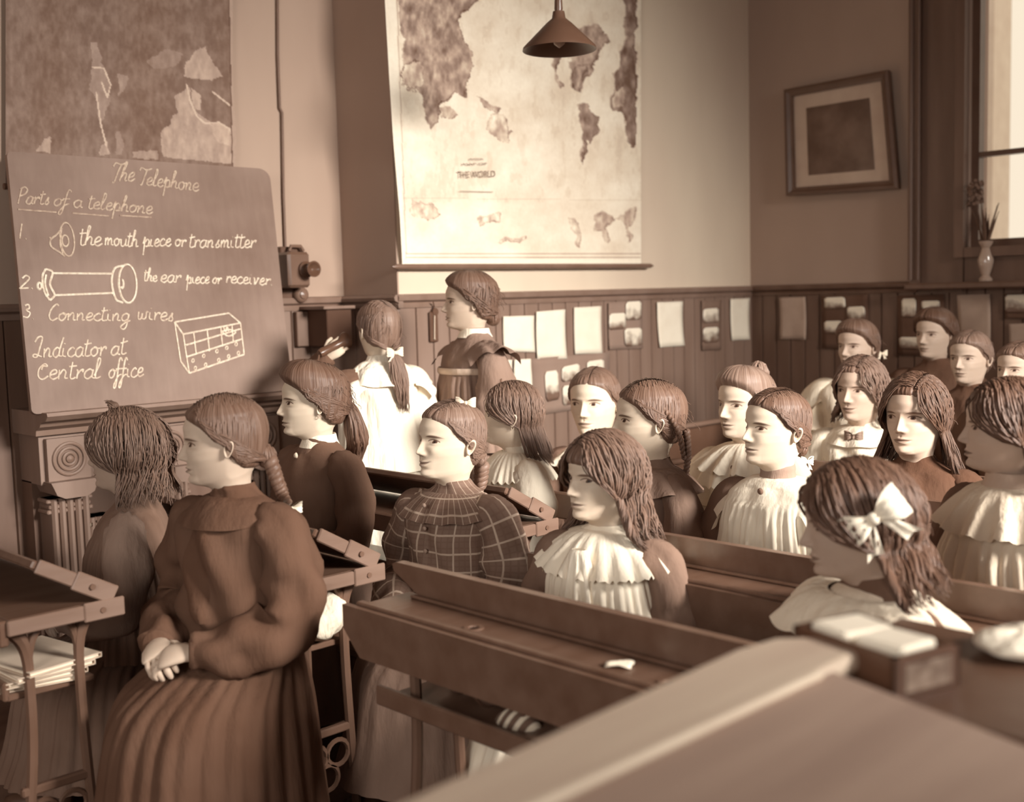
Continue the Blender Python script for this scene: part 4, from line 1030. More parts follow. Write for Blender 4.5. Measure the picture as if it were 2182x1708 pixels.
# ---------------------------------------------------------------- papers pinned on the wainscot
paper=mat('drawing_paper',.93,.9,.03,12,bump=.2); paperg=mat('grey_paper',.55,.9,.04,10); mountm=mat('grey_card',.38,.9,.03,6); photo=None
def photomat():
    m,nt,b=newmat('pasted_photo'); n=noise(nt,16,5); sp=nt.nodes.new('ShaderNodeTexCoord'); q=nt.nodes.new('ShaderNodeSeparateXYZ'); nt.links.new(sp.outputs['Generated'],q.inputs[0]); z=E(nt,q.outputs[2])
    v=((n-.5)*3+z*1.8-.2).sat(); nt.links.new(mix(nt,v,S(.2),S(.93)),b.inputs['Base Color']); b.inputs['Roughness'].default_value=.5; return m
photo=photomat()
def sheetq(q4,wall,off,curl=.006,m=None,name='paper',parent=None,org=(0,0,0),cut=0,n=9,thick=.0012):
    f=onY if wall=='B' else onX; base_=(YB-.02) if wall=='B' else (XC-.02); V=[]
    nn=np.array([0,-1,0]) if wall=='B' else np.array([-1,0,0])
    Q=[f(x,y,base_-off) for x,y in q4]; idx=[]
    G=np.array([[lerpq(Q,u,v)+nn*curl*((2*u-1)**2*(2*v-1)**2*1.2+.25*math.sin(u*5+v*3)) for u in np.linspace(0,1,n)] for v in np.linspace(0,1,n)])
    Fc=[]
    for i in range(n-1):
        for j in range(n-1):
            if cut and (i,j) in((0,0),(0,n-2),(n-2,0),(n-2,n-2)): 
                a,b_,c_,d_=i*n+j,i*n+j+1,(i+1)*n+j+1,(i+1)*n+j
                k={(0,0):(b_,c_,d_),(0,n-2):(a,c_,d_),(n-2,0):(a,b_,c_),(n-2,n-2):(a,b_,d_)}[(i,j)]; Fc.append(k); continue
            Fc.append((i*n+j,i*n+j+1,(i+1)*n+j+1,(i+1)*n+j))
    o=mesh(name,G.reshape(-1,3)-np.array(org),Fc,m,parent,True); md=o.modifiers.new('s','SOLIDIFY'); md.thickness=thick; return o
PP=[('B',[(1071,674),(1137,672),(1139,750),(1073,748)],paper,'plain pale paper pinned leftmost on the wainscot beside the standing girl',1),
('B',[(1141,664),(1203,659),(1206,764),(1143,764)],paper,'tall pale paper with curled top corners, second from the left on the wainscot',2),
('B',[(1222,655),(1280,652),(1282,752),(1224,754)],paper,'pale paper with a faint drawing, right of the one with curled corners',1),
('B',[(1398,644),(1453,642),(1456,736),(1404,740)],paper,'pale paper with curled corners, between the two grey photo cards',3),
('B',[(1555,637),(1596,635),(1596,723),(1558,725)],paper,'narrow pale paper nearest the room corner on the map wall',2),
('B',[(985,700),(1015,696),(1015,738),(985,740)],paper,'small paper glimpsed behind the neck of the standing girl in grey',1),
('B',[(1095,766),(1132,764),(1134,832),(1095,834)],paper,'lower pale paper on the wainscot below the sleeve of the standing girl in grey',1),
('B',[(1046,768),(1090,766),(1092,845),(1046,845)],paper,'pale paper low on the wainscot against the back of the standing girl in grey',1),
('C',[(1662,634),(1717,632),(1719,723),(1663,722)],paperg,'grey drawing sheet nearest the room corner on the right wall',3),
('C',[(2040,628),(2110,626),(2112,730),(2044,728)],paperg,'grey sheet pinned below the window on the right wall',2),
('C',[(2150,690),(2200,688),(2200,760),(2152,758)],paperg,'dim sheet low at the far right edge of the wall',1)]
for wl,q,m,lb,c in PP:
    o=sheetq(q,wl,.006,.002+.0015*c,m,'paper'); tag(o,lb,'paper','papers pinned to the wainscot')
def card(wall,q,lb,ph,m=mountm):
    f=onY if wall=='B' else onX; bb=(YB-.02) if wall=='B' else (XC-.02); org=f(q[3][0],q[3][1],bb); r=empty('photo_card',tuple(org),lb,'card','cards of pasted photographs')
    sheetq(q,wall,.006,.004,m,'card',r,org)
    for p in ph: sheetq(p,wall,.012,.003,photo,'photograph',r,org,cut=1)
card('B',[(1295,645),(1368,640),(1368,742),(1297,745)],'grey card with three cut-out photographs, left of the curled white paper',[[(1333,643),(1366,641),(1366,680),(1333,682)],[(1298,668),(1333,666),(1333,700),(1298,703)],[(1330,700),(1367,698),(1368,736),(1332,738)]])
card('B',[(1494,640),(1536,638),(1535,745),(1495,747)],'narrow card with two cut-out photographs beside the narrow corner paper',[[(1498,658),(1531,656),(1531,686),(1498,688)],[(1498,698),(1531,696),(1531,728),(1498,730)]],mat('brown_card',.26,.9))
card('B',[(1130,764),(1298,750),(1300,862),(1140,885)],'large grey card of cut-out photographs hung low on the wainscot',[[(1160,792),(1188,788),(1192,850),(1164,856)],[(1197,782),(1234,774),(1236,808),(1197,814)],[(1250,770),(1286,765),(1288,795),(1252,800)],[(1198,822),(1232,818),(1234,858),(1200,864)]])
dc=mat('dark_card',.10,.9)
card('C',[(1750,630),(1850,626),(1850,745),(1752,742)],'dark card with several photographs right of the room corner',[[(1757,634),(1800,632),(1802,656),(1757,658)],[(1805,654),(1842,652),(1845,680),(1806,682)],[(1757,684),(1795,683),(1795,710),(1757,710)]],dc)
card('C',[(1912,630),(2012,626),(2014,760),(1914,756)],'dark card with an oval portrait photograph above the back girl in black',[[(1922,636),(1952,635),(1952,676),(1922,676)],[(1964,641),(2002,640),(2003,656),(1965,658)],[(1916,718),(1962,718),(1963,744),(1918,742)]],dc)
card('C',[(2140,626),(2200,624),(2200,680),(2142,678)],'dim card at the far right edge of the picture on the right wall',[[(2142,628),(2190,627),(2190,665),(2142,666)]],dc)
# ---------------------------------------------------------------- hanging lamp
lp=onZ(1190,75,0) if False else None
zl=4.35; d=ray(1192,100)/F; c=CAM+d*zl; la=empty('pendant_lamp',tuple(c),'conical enamel lampshade hanging in front of the world map','lamp')
b=MB(); prof=[(.0,.135),(.022,.13),(.026,.105),(.05,.085),(.138,-.002),(.140,-.012),(.134,-.010),(.046,.075),(.018,.09)]; b.lathe(prof,n=40); b.build('lamp_shade',mat('enamel_shade',.08,.4,.02),la,True)
b=MB(); b.lathe([(.0,.19),(.014,.185),(.016,.14),(.012,.12)],n=16); b.build('holder',woodd,la,True)
b=MB(); b.lathe([(.0,-.005),(.02,.01),(.028,.035),(.018,.06),(.012,.09)],n=16); b.build('bulb',mat('frosted_bulb',.6,.3),la,True)
b=MB(); b.tube([(0,0,.18),(0,0,ZT-c[2])],.004,8); b.build('cord',woodd,la,True)
# ---------------------------------------------------------------- school desks
iron=mat('cast_iron',.14,.45,.03,10)
edgem=wood('pale_worn_lit_edge',.24,.45,(.5,3,3)); 
def desk(x,y0,y1,label,flap,group='long school desks in rows'):
    """x = middle of the top, runs along y from y0 (near) to y1 (far); pupils sit on the +x side"""
    r=empty('school_desk',(x,(y0+y1)/2,0),label,'desk',group); L=y1-y0; h=L/2; T=.72
    up=flap=='upright'
    b=MB(); b.box((-.005,0,T-.012),(.25,L,.024),bev=.004) if not up else (b.box((-.03,0,T-.012),(.16,L,.024),bev=.004),b.box((-.098,0,T+.003),(.02,L,.010),bev=.003)); b.build('ledge',woodl,r)
    b=MB(); n=14; 
    # apron with a curved end
    pr=[(-h+.0,T),(-h-.03,T-.02),(-h-.03,T-.055),(-h+.03,T-.115),(h-.03,T-.115),(h+.03,T-.055),(h+.03,T)]
    if flap=='upright': b.prism([(p[0],p[1]) for p in pr],0,-.125,-.108)
    else: b.box((-.141,0,T-.03),(.022,L,.06),bev=.004)
    b.build('apron',woodl,r)
    if flap=='upright':
        b=MB(); pr=[(-h+.0,T-.0),(h-.07,T-.0),(h+.03,T+.05),(h+.035,T+.066),(h+.02,T+.072),(-h,T+.072)]
        b.prism(pr,0,.028,.052); b.build('raised_flap',woodl,r)
        b=MB(); b.box((.018,0,T+.004),(.016,L-.1,.008),bev=.003); b.build('pen_rail',woodl,r)
    else:
        a=math.radians(30); R_=np.array(Matrix.Rotation(a,3,'Y')); b=MB(); b.box((.115-.105*math.cos(a),0,T+.012+.105*math.sin(a)),(.21,L-.01,.022),R_,bev=.004); b.build('raised_flap',woodl,r)
        for sy in(-1,1):
            b=MB(); b.box((.115-.10*math.cos(a),sy*(h+.0),T+.012+.10*math.sin(a)),(.20,.012,.034),R_,bev=.003); b.box((.10-.155*math.cos(a),sy*(h+.004),T+.012+.155*math.sin(a)),(.1,.014,.044),R_,bev=.003) if False else b.box((.115-.05*math.cos(a),sy*(h+.006),T+.012+.05*math.sin(a)),(.11,.012,.046),R_,bev=.003)
            fc_=b.build('flap_cleat',edgem,r)
            b=MB(); b.box((-.0,sy*(h+.004),T-.018),(.27,.014,.036),bev=.003); b.box((.09,sy*(h+.010),T-.018),(.10,.01,.046),bev=.003); ec_=b.build('end_cleat',edgem,r)
            R3=np.array(Matrix.Rotation(PI/2,3,'X'))
            for xx,zz,pr_ in((.085,T-.018,ec_),(.115-.06*math.cos(a),T+.012+.06*math.sin(a),fc_)): b=MB(); b.lathe([(.0,-.004),(.007,-.004),(.007,.004),(.0,.004)],(xx,sy*(h+.014),zz),12,R3); b.build('screw',iron,pr_)
    for sy in(-1,1):
        b=MB(); y=sy*(h-.06) if flap=='slope' else sy*(h-.16)
        for xs_,bx in((-.075,-.11),(.055,.07)):
            b.tube(catmull([(xs_*1.45,y,T-.03),(xs_,y,T-.09),(xs_*.92,y,T-.2),(xs_,y,.35),(bx,y,.04)],5),np.concatenate([np.linspace(.020,.013,8),np.full(13,.013)]),8)
            b.tube(catmull([(xs_*.3,y,T-.03),(xs_*.75,y,T-.07),(xs_*.95,y,T-.13)],4),.010,8)
        b.box((-.02,y,.29),(.17,.02,.022),bev=.004)
        for cx,cz in((-.055,.225),(.015,.225),(-.02,.165)):
            b.tube([(cx+.034*math.cos(t),y,cz+.034*math.sin(t)) for t in np.linspace(0,2*PI,17)],.007,6,False)
        b.box((-.02,y,.03),(.26,.03,.03),bev=.006)
        b.build('iron_leg_frame',iron,r,True)
    b=MB(); b.box((-.01,0,.515),(.21,L-.16,.016),bev=.003); b.box((-.115,0,.53),(.016,L-.16,.045),bev=.004); b.build('book_shelf',woodl,r)
    for t in np.linspace(-h+.35,h-.35,max(1,int(L/.5))): b=MB(); b.lathe([(.018,T-.0),(.022,T+.001),(.022,T+.004),(.013,T+.004),(.012,T-.001)],(-.06,t,0),14); b.build('inkwell',iron,r,True)
    return r
desk(1.07,2.62,3.75,'nearest left desk with its slanted flap, books on the shelf below','slope')
desk(1.69,2.40,3.50,'desk end-on behind the front girl, slanted flap and iron leg','slope')
desk(1.645,.90,2.12,'long foreground desk with a raised flap across the middle of the picture','upright')
desk(2.42,2.46,3.5,'desk with a slanted flap behind the plaid-dressed girl','slope')
desk(2.29,.7,2.16,'desk with a raised flap in front of the girl in pleated white pinafore','upright')
desk(3.13,.9,2.10,'desk largely hidden behind the girl in the pleated white pinafore','upright')
desk(3.62,.9,2.3,'desk at the right before the back rows','upright')
def bench(x,y0,y1,label,zs=.40,back=True,along='y',group='long benches behind the desks'):
    r=empty('school_bench',(x,(y0+y1)/2,0) if along=='y' else ((y0+y1)/2,x,0),label,'bench',group,0 if along=='y' else PI/2); L=y1-y0
    b=MB(); b.box((.0,0,zs-.015),(.24,L,.03),bev=.006); b.build('seat',woodl,r)
    if back:
        b=MB(); b.box((.17,0,zs+.28),(.022,L,.10),bev=.006); b.build('backrest',woodl,r)
        b=MB(); 
        for y in(-L/2+.08,L/2-.08): b.box((.145,y,zs+.12),(.03,.04,.34),bev=.004)
        b.build('upright',woodl,r)
    for sy in(-1,1):
        for sx in(-.08,.08):
            b=MB(); b.box((sx,sy*(L/2-.1),(zs-.03)/2),(.035,.04,zs-.03),bev=.004); b.build('leg',iron,r)
    return r
BZ={}
bench(1.45,2.42,3.5,'bench under the two girls at the left front',.38,False)
bench(2.14,.7,3.4,'long bench under the row with the plaid-dressed girl',.36,False)
bench(2.88,.8,3.4,'long bench under the row with the braided girl',.36,True)
bench(3.52,1.2,3.4,'bench under the third row of girls',.36,False)
bench(4.15,1.4,3.0,'bench behind the third row',.40,False)
bench(4.75,1.5,3.2,'raised rearmost bench by the right wall',.46,False)
# bench rails along the map wall
for (pa,pb,Yp,lb) in(((1405,918),(1560,880),3.45,'upper dark pew rail beside the braided girl'),((1405,985),(1555,955),3.35,'lower dark pew rail beside the braided girl')):
    a=onY(*pa,Yp); c=onY(*pb,Yp); r=empty('pew_back',(0,0,0),lb,'bench','pew backs near the map wall')
    z=(a[2]+c[2])/2; x0=a[0]-.5;x1=c[0]+.6
    b=MB(); b.box(((x0+x1)/2,Yp,z-.012),(x1-x0,.05,.024),bev=.008); b.build('top_rail',edgem if pa[1]<950 else woodl,r)  # upper rail paler: the highlight along its top is put into the colour
    b=MB(); b.box(((x0+x1)/2,Yp+.008,z/2-.01),(x1-x0,.02,z-.02)); b.build('back_panel',woodd,r)
# ---------------------------------------------------------------- things on and under the desks
def book(cx,cy,cz,dx,dy,dz,label,rz=0,m=None,group=None):
    r=empty('book',(cx,cy,cz),label,'book',group,rz); b=MB(); b.box((0,0,dz/2),(dx*.94,dy*.95,dz*.8)); b.build('page_block',mat('page_edges',.9,.9,.06,60,(1,1,9)),r)
    b=MB(); b.box((0,0,.0012),(dx,dy,.0024)); b.box((0,0,dz-.0012),(dx,dy,.0024)); b.box((dx/2-.001,0,dz/2),(.0024,dy,dz)); b.build('cover',m or woodl,r); return r
zz=.524
for i in range(4):
    book(1.055+.004*i,2.83-.01*i,zz,.19,.26,.013,['bottom exercise book of the shelf pile at lower left','second exercise book up of the shelf pile at lower left','third exercise book up of the shelf pile at lower left','top exercise book of the shelf pile at lower left'][i],.12*i-.2,mat('paper_cover',.72,.8),'exercise books on the left desk shelf'); zz+=.0135
def crumple(c,s,name,label,cat,v,seed,amp=.25):
    r_=np.random.RandomState(seed); b=MB(); G=[];ph=r_.rand(8)*6
    for i in range(17):
        t=i/16*PI; a=np.arange(28)*2*PI/28
        q=1+amp*(np.sin(a*3+ph[0]+t*2)*.4+np.sin(a*7+ph[1]-t*3)*.22+np.sin(a*5+t*6+ph[2])*.3)*math.sin(t)
        G.append(np.stack([s[0]*math.sin(t)*np.cos(a)*q,s[1]*math.sin(t)*np.sin(a)*q,s[2]*(1-math.cos(t))*.5*(1+.1*np.sin(a*4))],1)+np.array(c))
    b.grid(G,True); o=b.build(name,cloth(v,fold=1.0),None,True,auto=False); return tag(o,label,cat)
crumple((1.69,2.52,.524),(.085,.10,.13),'cloth_bundle','crumpled white cloth stuffed on the shelf of the end-on desk','cloth',.88,4)
# rolled bag and striped cap on the foreground desk shelf
b=MB(); C=[(1.67,1.95-.42*t,.585) for t in np.linspace(0,1,18)]; rr=[.055+.006*math.sin(i*1.3)+(.0 if 1<i<16 else -.012) for i in range(18)]; b.tube(C,rr,22)
o=b.build('rolled_bag',cloth(.2,fold=.8),None,True,auto=False); r=empty('satchel',(0,0,0),'rolled dark cloth bag with straps on the shelf under the foreground desk','bag'); o.name='body'; o.parent=r
for t in(.35,.68):
    b=MB(); y=1.95-.42*t; b.tube([(1.67+.062*math.cos(a),y,.585+.062*math.sin(a)) for a in np.linspace(0,2*PI,25)],.005,6,False); b.build('strap',woodd,r,True)
b=MB(); G=[]
cs=onX(1105,1556,1.63)
for i in range(18):
    t=i/17*PI; a=np.arange(24)*2*PI/24; G.append(np.stack([.042*math.sin(t)*np.cos(a),.062*-math.cos(t)+0*a,.048*math.sin(t)*np.sin(a)],1)+cs)
b.grid(G,True); m,nt,bs=newmat('striped_wool'); tcn=nt.nodes.new('ShaderNodeTexCoord'); q=nt.nodes.new('ShaderNodeSeparateXYZ'); nt.links.new(tcn.outputs['Object'],q.inputs[0]); y_=E(nt,q.outputs[1]); x_=E(nt,q.outputs[2])
f=(((y_*38+x_*10).frac()-.5).abs()).rsub(.22).step(.1); nt.links.new(mix(nt,f,S(.16),S(.8)),bs.inputs['Base Color']); bs.inputs['Roughness'].default_value=.95
o=b.build('striped_cap',m,None,True,auto=False); tag(o,'rolled striped woollen cap under the foreground desk','cap')
# papers on desk tops
def flatpaper(p,sz,rz,label,v=.85,cat='paper'):
    b=MB(); n=7; b.grid([[((u-.5)*sz[0],(v_-.5)*sz[1],.001+.006*math.sin(u*4+v_*3)**2) for u in np.linspace(0,1,n)] for v_ in np.linspace(0,1,n)])
    o=b.build('paper_sheet',mat('loose_paper',v,.9),None,True); md=o.modifiers.new('s','SOLIDIFY'); md.thickness=.0012; o.location=p; o.rotation_euler=(0,0,rz); return tag(o,label,cat)
flatpaper((1.60,1.38,.722),(.035,.05),.5,'small torn paper scrap on the ledge of the foreground desk',.9)
pf_=onZ(1045,1612,.30); flatpaper((pf_[0],pf_[1],.012),(.2,.14),.7,'loose sheet of paper on the floor under the foreground desk',.85)
# ---------------------------------------------------------------- big blurred desk in the foreground, box and papers
tw_=wood('teachers_desk_lit_wood',.70,.55,(.3,3,3),.05); twd=wood('teachers_desk_shaded_slope',.46,.55,(.3,3,3),.05)  # one desk wood twice: light put into the ledge colour, slope kept darker
td=empty('teachers_desk',(.9,.5,0),'large out-of-focus sloping wooden desk filling the lower right foreground','desk')
org=(.9,.5,0)
b=MB(); pr=[(.45,.70),(.45,.785),(1.18,.825),(1.25,.815),(1.285,.78),(1.29,.70)]
b.prism([(x,y) for x,y in pr],2,.945,.97); o=b.build('top_ledge',tw_,td,bevel=.008); loc(o,org)
b=MB(); b.tube([(.45,.700,.966),(1.17,.70,.966)],.006,10); o=b.build('ridge_highlight',wood('lit_ridge_wood',.78,.6),td,True); loc(o,org)  # pale tube standing in for the bright highlight along the ridge
b=MB(); G=[[(x,.70,.962) for x in np.linspace(.45,1.20,8)],[(x,.25,.90) for x in np.linspace(.45,1.20,8)],[(x,-.1,.85) for x in np.linspace(.45,1.20,8)]]; b.grid(G); b.prism([(.70,.955),(-.1,.845),(-.1,.82),(.70,.93)],0,.45,1.20); o=b.build('sloped_lid',twd,td); loc(o,org)
b=MB(); b.box((1.215,.35,.89),(.03,.72,.035),bev=.008); o=b.build('end_moulding',tw_,td); loc(o,org)
b=MB(); b.box((.86,.34,.48),(.78,.8,.70)); o=b.build('carcase',woodm,td); loc(o,org)
for xx in(.5,1.22):
    for yy in(0,.68): b=MB(); b.box((xx,yy,.065),(.06,.06,.13)); o=b.build('foot',woodm,td); loc(o,org)
sd=empty('side_table',(1.45,.35,0),'dark low table top beyond the foreground desk carrying the black box','table')
org=(1.45,.35,0)
b=MB(); b.box((1.42,.33,.905),(.36,.98,.03),bev=.006); o=b.build('tabletop',woodd,sd); loc(o,org)
for xx in(1.28,1.55):
    for yy in(-.08,.74): b=MB(); b.box((xx,yy,.445),(.045,.045,.89)); o=b.build('leg',woodd,sd); loc(o,org)
bx=empty('paper_box',(1.36,.72,.92),'open black box full of white papers at the lower right','box')
C0=onZ(1697,1338,.975); C1=onZ(1915,1412,.975); C2=onZ(2038,1372,.975); print('box',C0,C1,C2)
u_=C0-C1; v_=C2-C1; w1=np.linalg.norm(u_); w2=np.linalg.norm(v_); ang=math.atan2(u_[1],u_[0]); 
cen=(C1+u_/2+v_/2); bx.location=(cen[0],cen[1],.921); bx.rotation_euler=(0,0,ang)
w2=min(w2,.17)
b=MB(); b.box((0,0,.004),(w1,w2,.008))
for s in(-1,1): b.box((s*(w1/2-.004),0,.03),(.008,w2,.054)); b.box((0,s*(w2/2-.004),.03),(w1,.008,.054))
b.build('tray',mat('black_lacquer',.0,.3),bx)
b=MB(); 
for s in(-1,1): b.box((-w1/2-.001,s*w2*.25*0,.03),(.003,w2*.7,.035))
b.build('end_label',mat('worn_paper_label',.45,.7,.2,40),bx)
for k,(xx,yy,rz,sz) in enumerate([(-.035,-.0,.1,(w1*.42,w2*.6)),(w1*.22,.0,-.1,(w1*.4,w2*.7))]):
    r=empty('paper_bundle',(cen[0],cen[1],.93),['white paper bundle at the near end of the black box','white paper bundle at the far end of the black box'][k],'paper','paper bundles in the black box',ang)
    b=MB(); b.box((xx,yy,.028),(sz[0],sz[1],.05),np.array(Matrix.Rotation(rz,3,'Z')),bev=.004); b.build('sheets',mat('bright_paper',.97,.8,.02),r)
pp=onZ(2150,1340,.95)
crumple((pp[0],pp[1]-.02,.921),(.07,.06,.03),'paper_pile','bright white folded paper at the right edge near the black box','paper',.97,9,.12)
# ---------------------------------------------------------------- the girls
def RIB(c,s): return lambda rg: bow_geo(c,s)
def rot_geo(f,R,c):
    def g(rg):
        mb=f(rg); V=np.array(mb.V)@np.array(R).T+np.array(c); mb.V=[tuple(v) for v in V]; return mb
    return g
RZ=lambda a:Matrix.Rotation(math.radians(a),3,'Z')
def collar(r0=.052,h=.03,fl=.02,z=.93):
    def g(rg):
        mb=MB(); G=[]
        for r,zz in((r0*.96,z-.012),(r0*1.0,z+.0),(r0*.98,z+h),(r0*1.02,z+h+.003),(r0*1.06,z+h-.001),(r0*1.12,z+h*.45),(r0*1.3,z-.006)):
            a=np.arange(40)*2*PI/40; G.append(np.stack([r*np.sin(a),.006-(r*.94)*np.cos(a),zz+0*a],1))
        mb.grid(G,True); return mb
    return g
def band(r0=.05,z=.93,h=.028):
    def g(rg):
        mb=MB(); G=[]
        for r,zz in((r0*1.1,z-.004),(r0*1.05,z+.004),(r0,z+h*.5),(r0*1.03,z+h*.7),(r0,z+h),(r0*.93,z+h+.002)):
            a=np.arange(40)*2*PI/40; G.append(np.stack([r*np.sin(a),.004-(r*.96)*np.cos(a),zz+0*a],1))
        mb.grid(G,True); return mb
    return g
def frill(rin=(.055,.05),rout=(.20,.135),zin=.938,zout=.845,amp=.010,k=18,**kw):
    return lambda rg: frill_geo(rin,rout,zin,zout,amp,k,**kw)
def buttons(z0,z1,n,y=-.12,x=0):
    def g(rg):
        mb=MB()
        for i in range(n):
            z=z0+(z1-z0)*i/max(1,n-1); mb.lathe([(.0,-.003),(.006,-.003),(.0065,.002),(.0,.003)],(x,y-.004,z),10,np.array(Matrix.Rotation(PI/2,3,'X')))
        return mb
    return g
def sash(z,rx=.155,ry=.122,h=.012):
    def g(rg):
        mb=MB(); a=np.arange(48)*2*PI/48; G=[np.stack([(rx+o)*np.sin(a),-.008-(ry+o)*np.cos(a),z+dz+0*a],1) for o,dz in((0,-h),(.004,-h*.5),(.004,h*.5),(0,h))]; mb.grid(G,True); return mb
    return g
def flutter(sx,k=5,zz=.90,out=.075,drop=.07,amp=.012):
    """gathered wing over the shoulder"""
    def g(rg):
        mb=MB(); G=[];n=60; s=np.linspace(-1,1,n)
        for i in range(8):
            t=i/7; x=sx*(.112+ (out)*t**.8*(1-.35*s**2)); y=s*(.085+.02*t); z=zz-.01-.055*s**2-drop*t**1.8+amp*t*np.sin(s*k*2+1)*.7
            G.append(np.stack([x+sx*amp*t*np.sin(s*k*2),y,z],1))
        mb.grid(G); return mb
    return g
def brooch(y=-.09,z=.90): return lambda rg:(lambda mb:(mb.lathe([(.0,-.004),(.01,-.002),(.006,.004),(.0,.004)],(0,y,z),12,np.array(Matrix.Rotation(PI/2,3,'X'))),mb)[1])(MB())
def earring(sx): 
    def g(rg): 
        mb=MB(); mb.tube([(sx*.375+.0,.04+.02*math.cos(t),.30+.022*math.sin(t)) for t in np.linspace(0,2*PI,13)],.005,6,False); return mb
    return g
T=lambda **k:dict(kind='tied',**k)
Lh=lambda **k:dict(kind='loose',**k)
W=.93
# front row, left
person(478,838,1026,1.45,93,50,'person in plain dark dress at left front, hands clasped in lap, looking at the blackboard',
  T(v=.20,vol=.035,part=.05,gather=(0,.50,.22),n=36,knob=(0,.47,.26,.13),extra=[('braid',lambda rg:braid_geo((0.04,.50,.24),(.12,.58,-.08),(.22,.66,-.34),.105,3.0,rg),None),('hair_ribbon',rot_geo(lambda rg:bow_geo((0,0,0),.15),RZ(75),(.27,.70,-.42)),.95)]),
  dict(v=.09,placket=(-4,3,.64,.87,.06),puff=.03,sleeve=[.055,.070,.070,.076,.058,.036],blouse=.02,fold=.012,sfold=.012,waist=.615,kv=.08,samp=.01,snpl=30,hem=.04,bell=1,bump=.35,extra=[('neckband',band(.052,.925,.035),.10),('yoke_cape',frill((.06,.055),(.150,.118),.935,.885,.003,6),.08)]),
  skinv=.72,nod=3,seed=5,face=dict(gaze=.0))
person(272,872,1040,1.47,112,100,'person with loose frizzy hair in a gathered smock, far left by the mantelpiece',
  Lh(v=.26,vol=.05,part=0,L=.42,wave=.03,fan=.25,puff=.05,frizz=300,n=44,r=.022,minang=1.5,hide_ears=1,extra=[('topknot',lambda rg:tail_geo((.02,-.18,1.05),.14,.05,rg,.02,(0,-.3,1)),None)]),
  dict(v=.24,sv=.42,puff=.035,pleat=.010,npl=44,trap=1,yoke=.83,kv=.24,samp=.01,snpl=44,bell=1,sleeve=[.05,.066,.062,.056,.045,.034],extra=[('neckband',band(.05,.925,.03),.2),('yoke_buttons',buttons(.868,.866,1,-.113,.03),.7)]),
  skinv=.62,seed=6,arms='lap')
# second row
person(668,776,925,2.14,84,58,'person in dark dress with white lace collar and long ponytail, below the telephone',
  T(v=.17,vol=.07,pomp=.11,part=None,n=36,gather=(0,.50,.35),wv=1,knob=(0,.42,.5,.17),frizz=80,extra=[('ponytail',lambda rg:tail_geo((0,.52,.45),1.25,.14,rg,.03,(0,.12,-1),40,.15),None),('earring',earring(1),.6)]),
  dict(v=.15,bell=1,kv=.28,puff=.02,sleeve=[.055,.062,.060,.058,.05,.036],pleat=.003,npl=26,fold=.004,bump=.2,extra=[('lace_collar',collar(.053,.032,.02,.932),.95),('neck_trim',frill((.058,.052),(.10,.078),.93,.905,.001,4),.22),('brooch',brooch(-.085,.905),.75)]),
  skinv=.84,seed=7,fwd=0)
person(962,850,1016,2.14,58,42,'person smiling in plaid dress with a small hair bow, centre of the second row',
  T(v=.30,vol=.022,part=.10,gather=(0,.50,.30),n=38,knob=(0.0,.46,.24,.11),extra=[('hair_plait',lambda rg:braid_geo((-.02,.52,.16),(-.05,.52,-.1),(-.05,.46,-.36),.10,2.4,rg),None),('hair_ribbon',rot_geo(lambda rg:bow_geo((0,0,0),.13,tails=True),RZ(60),(.17,.10,1.01)),.8)]),
  dict(mat=plaid(),v=.2,bell=1,kv=.30,puff=.035,sleeve=[.055,.072,.070,.078,.075,.04],sfold=.01,pleat=.003,npl=30,blouse=.012,fold=.007,extra=[('neckband',band(.051,.926,.026),plaid()),('shoulder_frill',frill((.075,.06),(.185,.13),.925,.868,.008,14),plaid()),*[('button',buttons(z_,z_,1,-.124),.5) for z_ in(.70,.767,.833,.90)]]),
  skinv=.90,seed=8,face=dict(smile=1.3,gaze=.02,nose=.95),nod=-4)
person(1285,918,1100,2.14,52,35,'person with long wavy hair in white lace-collared pinafore, middle of the second row',
  Lh(v=.24,vol=.035,part=-.05,L=.62,wave=.045,fan=.35,puff=.05,n=40,r=.034,freq=3.5,frizz=120,fringe=1,hide_ears=1,minang=1.3),
  dict(v=W,sv=.29,puff=.02,sleeve=[.05,.064,.06,.058,.05,.036],pleat=.007,npl=40,trap=1,yoke=.85,neck=.94,sfold=.013,samp=.01,extra=[('lace_collar',frill((.056,.05),(.205,.148),.935,.855,.010,20,scal=.012,lift=.0),W),('lace_jabot',frill((.02,.01),(.060,.035),.90,.74,.010,9,cy=-.125,scal=.01),.97)]),
  skinv=.78,seed=9,face=dict(gaze=.03),nod=0)
person(1826,978,1216,2.10,80,50,'person with a large white bow in dark hair and pale shawl collar, right foreground',
  Lh(v=.10,vol=.045,part=-.08,L=.42,wave=.03,fan=.55,puff=.06,n=42,r=.036,frizz=100,fringe=1,hide_ears=1,minang=1.6,extra=[('hair_bow',rot_geo(lambda rg:bow_geo((0,0,0),.30),Matrix.Rotation(math.radians(72),3,'Z')@Matrix.Rotation(math.radians(-28),3,'Y'),(.50,.08,.60)),.99)]),
  dict(v=.16,sv=.15,puff=.02,pleat=.006,npl=36,trap=1,yoke=.85,extra=[('lace_yoke',frill((.054,.05),(.135,.11),.935,.875,.002,8,rows=9),.78),('shawl_collar',frill((.095,.08),(.245,.165),.922,.86,.016,7,lift=.012,scal=.012),.86)]),
  skinv=.60,seed=10,nod=8,face=dict(nose=1.05))
